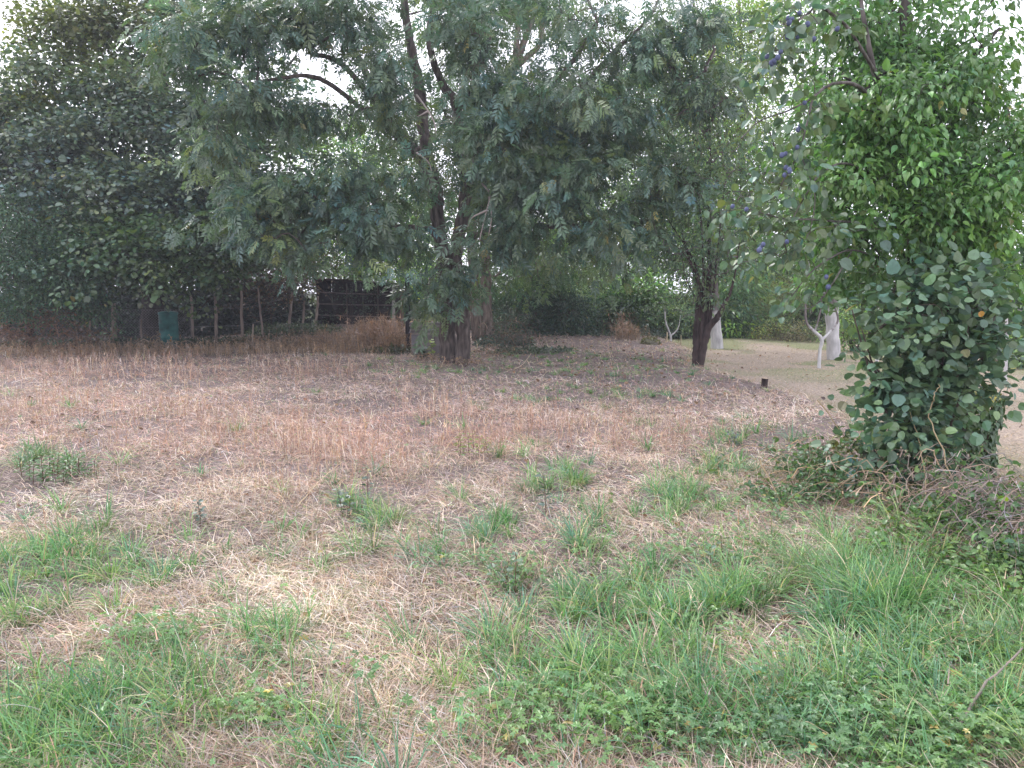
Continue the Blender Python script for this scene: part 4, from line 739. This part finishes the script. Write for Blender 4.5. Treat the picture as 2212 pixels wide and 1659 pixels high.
# long arching canes over it
ac = Acc()
for q in [[(1540, 1225, 4.6), (1660, 1180, 4.8), (1800, 1250, 4.5), (1960, 1290, 4.3)], [(1640, 990, 5.6), (1700, 1090, 5.4), (1830, 1130, 5.2), (1950, 1150, 4.9)], [(2060, 1040, 5), (2010, 900, 5.2), (2020, 850, 5.2), (2030, 830, 5.2)], [(1765, 865, 5.9), (1850, 960, 5.7), (1960, 1000, 5.4), (2010, 1080, 5.1)], [(1850, 1130, 5), (1950, 1050, 5.1), (2090, 1060, 4.9), (2180, 1120, 4.6)], [(1960, 1180, 4.6), (2000, 1080, 4.9), (1985, 960, 5.2), (1960, 880, 5.4)], [(1780, 1270, 4.2), (1900, 1200, 4.5), (2020, 1190, 4.6), (2120, 1230, 4.4)]]:
    p = crv([P(*t) for t in q], 7); p[:, 2] = np.maximum(p[:, 2], H(p[:, 0], p[:, 1])+.01); p += rng.normal(0, .006, p.shape); tube(ac, p, np.linspace(.005, .0022, len(p)), 5, (.42, .32, .20))
ac.build('canes', M_dry, br, smooth=True)

# ================================================================== BUILT THINGS
# wire fence
fr = thing('wire_fence', (*P(400, 740, 21)[:2], 0.0), 'wire fence on rough grey wooden posts in the shade under the lime tree', 'fence')
posts = [(194, 668, 752, 20.6, .035, 0), (248, 655, 752, 20.6, .085, 3), (305, 690, 752, 20.8, .03, 0), (416, 637, 742, 21.2, .055, 4), (469, 628, 742, 21.2, .055, 5), (524, 628, 740, 21.3, .05, 3), (569, 622, 734, 22.2, .035, 12), (622, 632, 722, 23, .05, -10), (654, 650, 712, 23.4, .04, -4), (681, 640, 712, 23.8, .05, -6)]
for dx, y0, y1, Yp, r, lean in posts:
    b = P(dx, y1, Yp); t = P(dx-lean, y0, Yp); z = float(H(b[0], b[1])); ac = Acc()
    n = 9; pts = np.array([b*(1-u)+t*u for u in np.linspace(0, 1, n)]); pts[0, 2] = min(pts[0, 2], z-.1); pts[1:-1] += rng.normal(0, .010, (n-2, 3))
    tube(ac, pts, r*np.linspace(1.1, .8, n)*rng.uniform(.9, 1.1, n)*.8, 7, (.30, .24, .21), noise=.10)
    ac.build('post', M_wood, fr)
ac = Acc()
line = [P(-120, 752, 20.2), P(60, 752, 20.4), P(194, 752, 20.6), P(248, 752, 20.6), P(416, 742, 21.2), P(524, 740, 21.3), P(569, 734, 22.2), P(654, 712, 23.4), P(681, 712, 23.8)]
line = [np.array([p[0], p[1], float(H(p[0], p[1]))]) for p in line]
for zz in (.06, .55, 1.02):
    pts = [p+np.array([0, -.04, zz+(0.02 if i % 2 else 0)]) for i, p in enumerate(line)]; tube(ac, crv(pts, 4), .004, 4, (.22, .21, .22))
a, b = line[1], line[4]; Lh = np.linalg.norm((b-a)[:2]); u = (b-a)/Lh
for s in np.arange(-.95, Lh, .075):
    for sg in (1, -1):
        pts = [];
        for t in np.linspace(0, 1, 3):
            q = s+(t if sg > 0 else 1-t)*1.0; q_ = min(max(q, 0), Lh); pts.append(a+u*q_+np.array([0, -.05, .05+t*.97]))
        tube(ac, pts, .0028, 3, (.24, .23, .24), cap=False)
ac.build('wire_netting', M_wood, fr)

# green barrel
bp = P(367, 752, 20.3); bz = float(H(bp[0], bp[1])); brl = thing('water_barrel', (bp[0], bp[1], bz), 'dull blue-green plastic barrel standing in the shade by the wire fence', 'barrel')
def lathe(acc, c, prof, seg, col):
    th = np.arange(seg)*2*math.pi/seg; V = []
    for r, z in prof: V.append(np.stack([c[0]+r*np.cos(th), c[1]+r*np.sin(th), np.full(seg, c[2]+z)], -1))
    V = np.array(V).reshape(1, -1, 3); n = len(prof); i = np.arange(n-1)[:, None]*seg; j = np.arange(seg)[None]; k = (j+1) % seg
    acc.add(V, np.stack([i+j, i+k, i+seg+k, i+seg+j], -1).reshape(-1, 4), np.asarray(col)[None])
GB = (.025, .12, .115); ac = Acc(); hB = 1.03
lathe(ac, (bp[0], bp[1], bz), [(0.01, .0), (.225, .0), (.235, .02), (.235, .30), (.243, .31), (.243, .335), (.235, .345), (.235, .66), (.243, .67), (.243, .695), (.235, .705), (.235, .93), (.228, .95)], 28, GB); ac.build('barrel_body', bsdf_mat('green_plastic', .6, .3, bump=.15, bscale=9, var=.5, vscale=6), brl, smooth=True)
ac = Acc(); lathe(ac, (bp[0], bp[1], bz), [(.246, .935), (.25, .94), (.25, .985), (.235, 1.0), (.15, 1.02), (0.01, 1.03)], 28, (.035, .14, .135)); ac.build('lid', bpy.data.materials['green_plastic'], brl, smooth=True)

# dark shed of tarred sheets
sc_ = P(766, 690, 24.5); sz = float(H(sc_[0], sc_[1])); shed = thing('dark_shed', (sc_[0], sc_[1], sz), 'low black-brown shed of tarred sheets with pale horizontal rails behind the mound', 'shed')
xl, xr = P(684, 650, 24.2)[0], P(851, 650, 24.2)[0]; zt = P(700, 603, 24.2)[2]; zt2 = P(850, 612, 24.2)[2]; zb = sz-.3
M_tar = bsdf_mat('tarred_sheet', .85, .2, bump=.4, bscale=14, var=.5, vscale=5)
ac = Acc(); nW = 5
for i in range(nW):
    a, b = xl+(xr-xl)*i/nW, xl+(xr-xl)*(i+1)/nW-.008; t1, t2 = zt+(zt2-zt)*i/nW, zt+(zt2-zt)*(i+1)/nW; yy = 24.2+.012*(i % 2)
    v = np.array([[a, yy, zb], [b, yy, zb], [b, yy, t2-.02], [a, yy, t1-.02], [a, yy+.02, zb], [b, yy+.02, zb], [b, yy+.02, t2-.02], [a, yy+.02, t1-.02]])
    ac.add(v[None], [[0, 1, 2, 3], [5, 4, 7, 6], [1, 5, 6, 2], [4, 0, 3, 7], [3, 2, 6, 7]], tint((.022, .016, .018), 1, .2, .05))
ac.build('front_wall', M_tar, shed)
ac = Acc(); box(ac, (xl+.012, 25.1, (zb+zt)/2-.05), (.02, 1.75, zt-zb-.12), (.03, .022, .022)); box(ac, (xr-.02, 25.1, (zb+zt2)/2-.05), (.02, 1.75, zt2-zb-.12), (.03, .022, .022)); ac.build('side_walls', M_tar, shed)
ac = Acc(); nr = 26; R_ = []
for i in range(nr+1):
    u = i/nr; x_ = xl-.12+(xr-xl+.24)*u; z_ = zt+(zt2-zt)*u+.02+.014*(i % 2)+.02*math.sin(u*5); R_.append([[x_, 24.02, z_], [x_, 26.1, z_-.16], [x_, 24.02, z_-.02], [x_, 26.1, z_-.18]])
R_ = np.array(R_).reshape(1, -1, 3); f = []
for i in range(nr):
    a = 4*i; f += [[a, a+4, a+5, a+1], [a+2, a+3, a+7, a+6], [a, a+2, a+6, a+4]]
ac.add(R_, f, np.array([[.10, .065, .055]])); ac.build('roof', bsdf_mat('rusty_sheet', .8, .2, bump=.4, bscale=20, var=.5, vscale=9), shed)
for dyl, dyr in ((631, 636), (656, 659), (680, 684)):
    a = P(682, dyl, 24.15); b = P(850, dyr, 24.15); m_ = (a+b)/2+np.array([0, 0, -.015]); ac = Acc(); tube(ac, crv([a, m_, b], 4), .018, 4, (.19, .15, .145)); ac.build('rail', M_wood, shed)
for dx in (748, 815, 849):
    a = P(dx, 612, 24.1); ac = Acc(); tube(ac, [(a[0], 24.1, sz-.1), (a[0], 24.1, sz+.5), (a[0]+.01, 24.1, a[2])], .05 if dx == 849 else .022, 6, (.36, .34, .33) if dx == 849 else (.12, .09, .08), noise=.08); o = ac.build('upright', M_wood, shed)
    if dx == 849: o['label'] = 'pale grey corner upright'
# climbing weeds on the shed front
shv = Acc()
for cx_, cy_, n in ((755, 640, 150), (808, 636, 120), (790, 680, 90), (710, 690, 80)):
    c = P(cx_, cy_, 24.0); p = c+rng.normal(size=(n, 3))*np.array([.22, .05, .26]); s = rng.uniform(.05, .10, n); put(shv, 'leaf', p, nz(rng.normal(size=(n, 3))), nz(np.array([0, -1, .6])+rng.normal(size=(n, 3))*.4), s, s*.6, tint((.035, .055, .04), n, .3, .08))
cc = P(780, 690, 24.0); sr = thing('climbing_plant', (cc[0], cc[1], sz), 'dark leafy climber growing up the rails of the shed front', 'plant'); shv.build('leaves', M_leaf, sr)
stv = Acc()
for dx in (752, 757, 806, 811):
    a = P(dx, 620, 24.03); tube(stv, crv([(a[0]-.05, 24.0, sz-.1), (a[0]+.06, 24.0, sz+.5), (a[0], 24.0, a[2])], 5), .009, 4, (.08, .06, .05))
stv.build('stem', M_twig, sr)

def post(name, label, cat, dx, ytop, ybase, Yp, r, col, lean=0, square=False, group=None, sides=8):
    b = P(dx, ybase, Yp); t = P(dx+lean, ytop, Yp); z = float(H(b[0], b[1])); ac = Acc(); n = 8
    pts = np.array([b*(1-u)+t*u for u in np.linspace(0, 1, n)]); pts[0, 2] = z-.12; pts[1:-1] += rng.normal(0, r*.06, (n-2, 3))
    tube(ac, pts, r*np.linspace(1.06, .94, n), sides, col, noise=.06); o = ac.build(name, M_wood); return tag(o, label, cat, group)
post('tarred_post', 'thick black tarred post standing between the dark shed and the concrete bin', 'post', 882, 597, 748, 19.9, .062, (.02, .016, .02), -3)
post('tarred_post', 'short dark broken post seen behind the hanging ash leaves beside the black post', 'post', 928, 608, 690, 22.5, .05, (.03, .022, .022), -4)
post('wooden_post', 'weathered brown post right of the shed corner', 'post', 868, 630, 735, 22.3, .06, (.16, .11, .10), 2)
post('wooden_post', 'slim dark post with a white top at the back of the lawn', 'post', 1676, 696, 742, 23.6, .035, (.08, .07, .07))
post('wooden_stake', 'short yellowish stake left of the tiny whitewashed tree', 'stake', 1441, 717, 741, 22.0, .018, (.45, .38, .26), 0, group='short stakes at the field edge')
post('wooden_stake', 'short yellowish stake right of the tiny whitewashed tree', 'stake', 1471, 724, 744, 22.2, .016, (.45, .38, .26), 0, group='short stakes at the field edge')
post('white_stake', 'white-painted stake half hidden behind the round-leaved shrub', 'stake', 1894, 733, 785, 17.5, .035, (.62, .62, .62))
post('wooden_stake', 'broken grey stake among the leaves by the lime tree', 'stake', 545, 700, 752, 20, .02, (.3, .24, .2), 2)

# stump
p = P(1651, 842, 12.0); z = float(H(p[0], p[1])); stp = thing('tree_stump', (p[0], p[1], z), 'small dark sawn stump with a pale top standing alone on the dry grass', 'stump')
ac = Acc(); hs_ = .165; prof = [(.066, -.05), (.056, .0), (.05, .04), (.049, .10), (.052, hs_)]
tube(ac, [(p[0]-.012+.015*k_/4, p[1], z+q[1]) for k_, q in enumerate(prof)], [q[0] for q in prof], 14, (.045, .032, .03), noise=.10); ac.build('stump_bark', M_bark, stp, smooth=False)
ac = Acc(); tube(ac, [(p[0]+.002, p[1], z+hs_-.004), (p[0]+.002, p[1], z+hs_+.004)], [.046, .045], 14, (.42, .33, .24)); ac.build('cut_top', M_wood, stp)

# concrete bin covered with stacked sheets
Yb = 18.7; a = P(889, 761, Yb); b = P(975, 761, Yb); zb_ = float(H(a[0], a[1])); W_ = b[0]-a[0]; htop = P(900, 697, Yb)[2]-zb_
binr = thing('concrete_bin', ((a[0]+b[0])/2, Yb+.4, zb_), 'low grey concrete block bin behind the twin ash stems', 'bin')
M_conc = bsdf_mat('concrete', .95, .1, bump=.4, bscale=60, var=.18, vscale=8)
ac = Acc(); hw_ = htop*.64; rows = 2
for r_ in range(rows):
    for c_ in range(3):
        w0 = W_/2.5; x0 = a[0]+w0*(c_-(.5 if r_ else 0)); x1 = min(x0+w0-.008, a[0]+W_); x0 = max(x0, a[0])
        if x1-x0 > .05: box(ac, ((x0+x1)/2, Yb+.05, zb_+hw_*(r_+.5)/rows), (x1-x0, .1+.004*(c_ % 2), hw_/rows-.008), tint((.19, .168, .165), 1, .10, .02)[0])
box(ac, (a[0]+.06, Yb+.5, zb_+hw_/2), (.1, .78, hw_-.01), (.25, .22, .21)); box(ac, (a[0]+W_-.06, Yb+.5, zb_+hw_/2), (.1, .78, hw_-.01), (.25, .22, .21))
ac.build('block_walls', M_conc, binr)
zc = zb_+hw_; i_ = 0
while zc < zb_+htop-.01:
    t_ = [.05, .026, .03, .024, .03, .034][i_ % 6]; off_ = rng.normal(0, .025)
    ac = Acc(); box(ac, (a[0]+W_/2+off_+.01, Yb+.40+rng.normal(0, .015), zc+t_/2), (W_+.06+rng.normal(0, .02), .95, t_-.006), tint([(.24, .215, .21), (.14, .12, .125), (.18, .155, .15)][i_ % 3], 1, .12, .02)[0], rz=rng.normal(0, .012))
    o = ac.build('concrete_sheet', M_conc); o['label'] = ['bottom', 'second from bottom', 'third from bottom', 'fourth from bottom', 'fifth from bottom', 'sixth from bottom', 'seventh from bottom', 'eighth from bottom', 'ninth from bottom', 'tenth from bottom'][i_]+' thin grey sheet stacked on the concrete bin'
    tag(o, None, 'sheet', 'sheets stacked on the concrete bin'); zc += t_; i_ += 1
o['label'] = 'topmost thin grey sheet stacked on the concrete bin'
ac = Acc(); n = 60; pp = np.stack([rng.uniform(a[0], a[0]+W_*.5, n), rng.uniform(Yb-.02, Yb+.4, n), zc+rng.uniform(.0, .05, n)], -1); put(ac, 'leaf2', pp, rng.normal(size=(n, 3)), nz(np.array([0, 0, 1.])+rng.normal(size=(n, 3))*.5), .07, .05, tint((.36, .25, .18), n, .35, .06)); tag(ac.build('dry_leaves_on_bin', M_dry), kind='stuff')

# ------------------------------------------------------------------ seedlings and small plants in the field
def sapling(name, label, dx, dy, h, nl, L, col, leaf='round', stem=(.12, .07, .05), n=1, sp=.05, group=None, cat='seedling', WR=.8):
    g = G(dx, dy); x, y = g; z = float(H(x, y)); r = thing(name, (x, y, z), label, cat, group); st_ = Acc(); lf = Acc()
    for s in range(n):
        ox, oy = (rng.normal(0, sp, 2) if n > 1 else (0, 0)); ln = rng.normal(0, .12, 2); hh = h*rng.uniform(.7, 1.05)
        q = crv([(x+ox, y+oy, z-.02), (x+ox+ln[0]*hh*.4, y+oy+ln[1]*hh*.4, z+hh*.5), (x+ox+ln[0]*hh, y+oy+ln[1]*hh, z+hh)], 6); tube(st_, q, np.linspace(.0035, .0016, len(q)), 5, stem)
        for k in range(nl):
            u = .25+.75*k/max(nl-1, 1); p = q[int(u*(len(q)-1))]; a = k*2.4+rng.normal(0, .3); s_ = L*rng.uniform(.7, 1.1)*(1.1-.35*u)
            d = np.array([[math.cos(a), math.sin(a), rng.uniform(-.1, .6)]]); put(lf, leaf, (p+d[0]*.012)[None], d, nz(np.array([[0, 0, 1.]])+rng.normal(size=(1, 3))*.3), s_, s_*WR, tint(col, 1, .12, .04))
    st_.build('stem', M_twig, r); lf.build('leaves', M_glossleaf, r); return r
BL = (.055, .10, .075)
sapling('tree_seedling', 'blue-green seedling with dark leaves just left of the green tuft, leftmost of the field seedlings', 420, 1125, .17, 10, .05, BL, n=2, group='young seedlings in the dry field')
sapling('tree_seedling', 'dark seedling with brownish stem above the grass tuft left of the centre', 745, 1110, .24, 10, .055, (.05, .085, .06), n=2, group='young seedlings in the dry field')
sapling('tree_seedling', 'thin dark-leaved seedling standing in the short straw just right of the brown-stemmed one', 795, 1085, .26, 9, .05, BL, group='young seedlings in the dry field')
sapling('tree_seedling', 'tall blue-green seedling standing among the green tufts right of the centre', 1180, 1110, .34, 13, .065, BL, group='young seedlings in the dry field')
sapling('tree_seedling', 'bushy seedling with several stems in front of the middle tufts', 1110, 1270, .20, 9, .05, (.07, .13, .07), n=6, sp=.07, group='young seedlings in the dry field')
sapling('tree_seedling', 'pair of broad-leaved seedling stems left of the straw patch by the bramble bank', 1555, 1240, .20, 10, .055, (.075, .13, .08), n=3, sp=.08, group='young seedlings in the dry field')
sapling('tree_seedling', 'seedling by the lower edge of the bramble bank beside the straw patch', 1585, 960, .16, 10, .05, BL, n=3, sp=.06, group='young seedlings in the dry field')
sapling('leafy_weed', 'yellow-green young bush at the edge of the rusty drift in the middle', 1012, 985, .24, 12, .06, (.20, .24, .06), 'leaf2', n=6, sp=.10, cat='weed', WR=.5)
sapling('leafy_weed', 'pale green round-leaved weed growing up in front of the concrete bin', 932, 772, .50, 12, .13, (.26, .34, .10), 'round', n=2, sp=.04, cat='weed')
sapling('leafy_weed', 'dark broad-leaved weed at the foot of the concrete bin', 915, 775, .30, 16, .13, (.04, .07, .045), 'leaf2', n=5, sp=.12, cat='weed')
sapling('leafy_weed', 'green feathery weed patch at the far left of the field', 105, 1035, .20, 20, .06, (.08, .16, .06), 'leaf2', n=16, sp=.16, cat='weed', WR=.5)
sapling('leafy_weed', 'small green weed just right of the feathery patch at the left', 175, 1035, .08, 12, .04, (.09, .18, .065), 'leaf2', n=8, sp=.10, cat='weed', WR=.5)
sapling('leafy_weed', 'small dark green weed clump in the straw between the stump and the bramble bank', 1540, 1000, .12, 12, .05, (.06, .12, .06), 'leaf2', n=6, sp=.08, cat='weed', WR=.5)

# fallen sticks and bent straw stalks
def stick(label, pts, r, col, group='fallen sticks'):
    ac = Acc(); q = []
    for dx, dy, dz in pts:
        g = G(dx, dy); q.append([g[0], g[1], float(H(g[0], g[1]))+dz])
    p = crv(q, 5); p += rng.normal(0, r*.5, p.shape); tube(ac, p, np.linspace(r, r*.5, len(p)), 5, col); tag(ac.build('fallen_stick', M_dry, smooth=True), label, 'stick', group)
stick('long pale stick lying on the ground right of the ash trunks', [(1110, 800, .02), (1130, 790, .03), (1147, 776, .10)], .012, (.42, .34, .28))
stick('pale stick leaning against the foot of the ash', [(951, 795, .02), (968, 778, .15), (985, 770, .35)], .012, (.42, .33, .26))
stick('short stick pointing right from the foot of the ash', [(1001, 795, .02), (985, 780, .10), (978, 775, .16)], .011, (.42, .33, .26))
stick('bent broken straw stalk at the lower left of the bramble bank', [(1596, 1250, .01), (1604, 1235, .09), (1640, 1238, .10), (1662, 1248, .04)], .004, (.55, .43, .28))
stick('long straw stalk slanting through the rusty drift', [(930, 1010, .02), (990, 960, .12), (1030, 955, .2)], .004, (.5, .36, .24))
stick('tall pale stalk standing in the green grass of the right foreground', [(1383, 1440, .0), (1392, 1440, .16), (1400, 1450, .30)], .003, (.5, .42, .26))
stick('thin pale stalk lying in the brown turf left of the leaning fruit tree', [(1400, 775, .03), (1440, 790, .03), (1500, 800, .04)], .008, (.25, .18, .14))
stick('crossed straw stalk on the straw patch left of the centre', [(640, 1095, .02), (690, 1060, .10), (740, 1035, .16)], .004, (.55, .43, .3))
stick('bare grey twig lying at the lower right corner', [(2050, 1640, .05), (2110, 1560, .12), (2200, 1490, .18)], .007, (.24, .20, .18))
p = P(1405, 748, 21.4); 
mr_ = Acc(); n = 260; d = nz(rng.normal(size=(n, 3))); d[:, 2] = np.abs(d[:, 2]); pp = np.array([p[0], p[1], float(H(p[0], p[1]))])+d*np.array([.26, .2, .16]); put(mr_, 'leaf', pp, nz(rng.normal(size=(n, 3))+[0, 0, .2]), d, .09, .04, tint((.12, .12, .05), n, .3, .05)); bs = Acc()
v = nz(rng.normal(size=(1, 3))); lathe(mr_, (p[0], p[1], float(H(p[0], p[1]))-.02), [(.28, 0), (.25, .08), (.15, .15), (.01, .17)], 14, (.09, .08, .04)); tag(mr_.build('mossy_mound', M_leaf), 'small mossy mound at the field edge beside the rusty dock', 'mound')

# thin scattering volume added round the scene, imitating lens glare over the darks
glare_mat = bpy.data.materials.new('glare_veil'); glare_mat.use_nodes = True; n_ = glare_mat.node_tree; n_.nodes.clear()
pv = n_.nodes.new('ShaderNodeVolumePrincipled'); pv.inputs['Color'].default_value = (.86, .90, 1, 1); pv.inputs['Density'].default_value = .0015
oo = n_.nodes.new('ShaderNodeOutputMaterial'); n_.links.new(pv.outputs[0], oo.inputs['Volume'])
ha = Acc(); box(ha, (0, 90, 7.2), (302, 262, 17.2), (1, 1, 1)); glare_obj = ha.build('glare_veil', glare_mat); tag(glare_obj, kind='stuff')
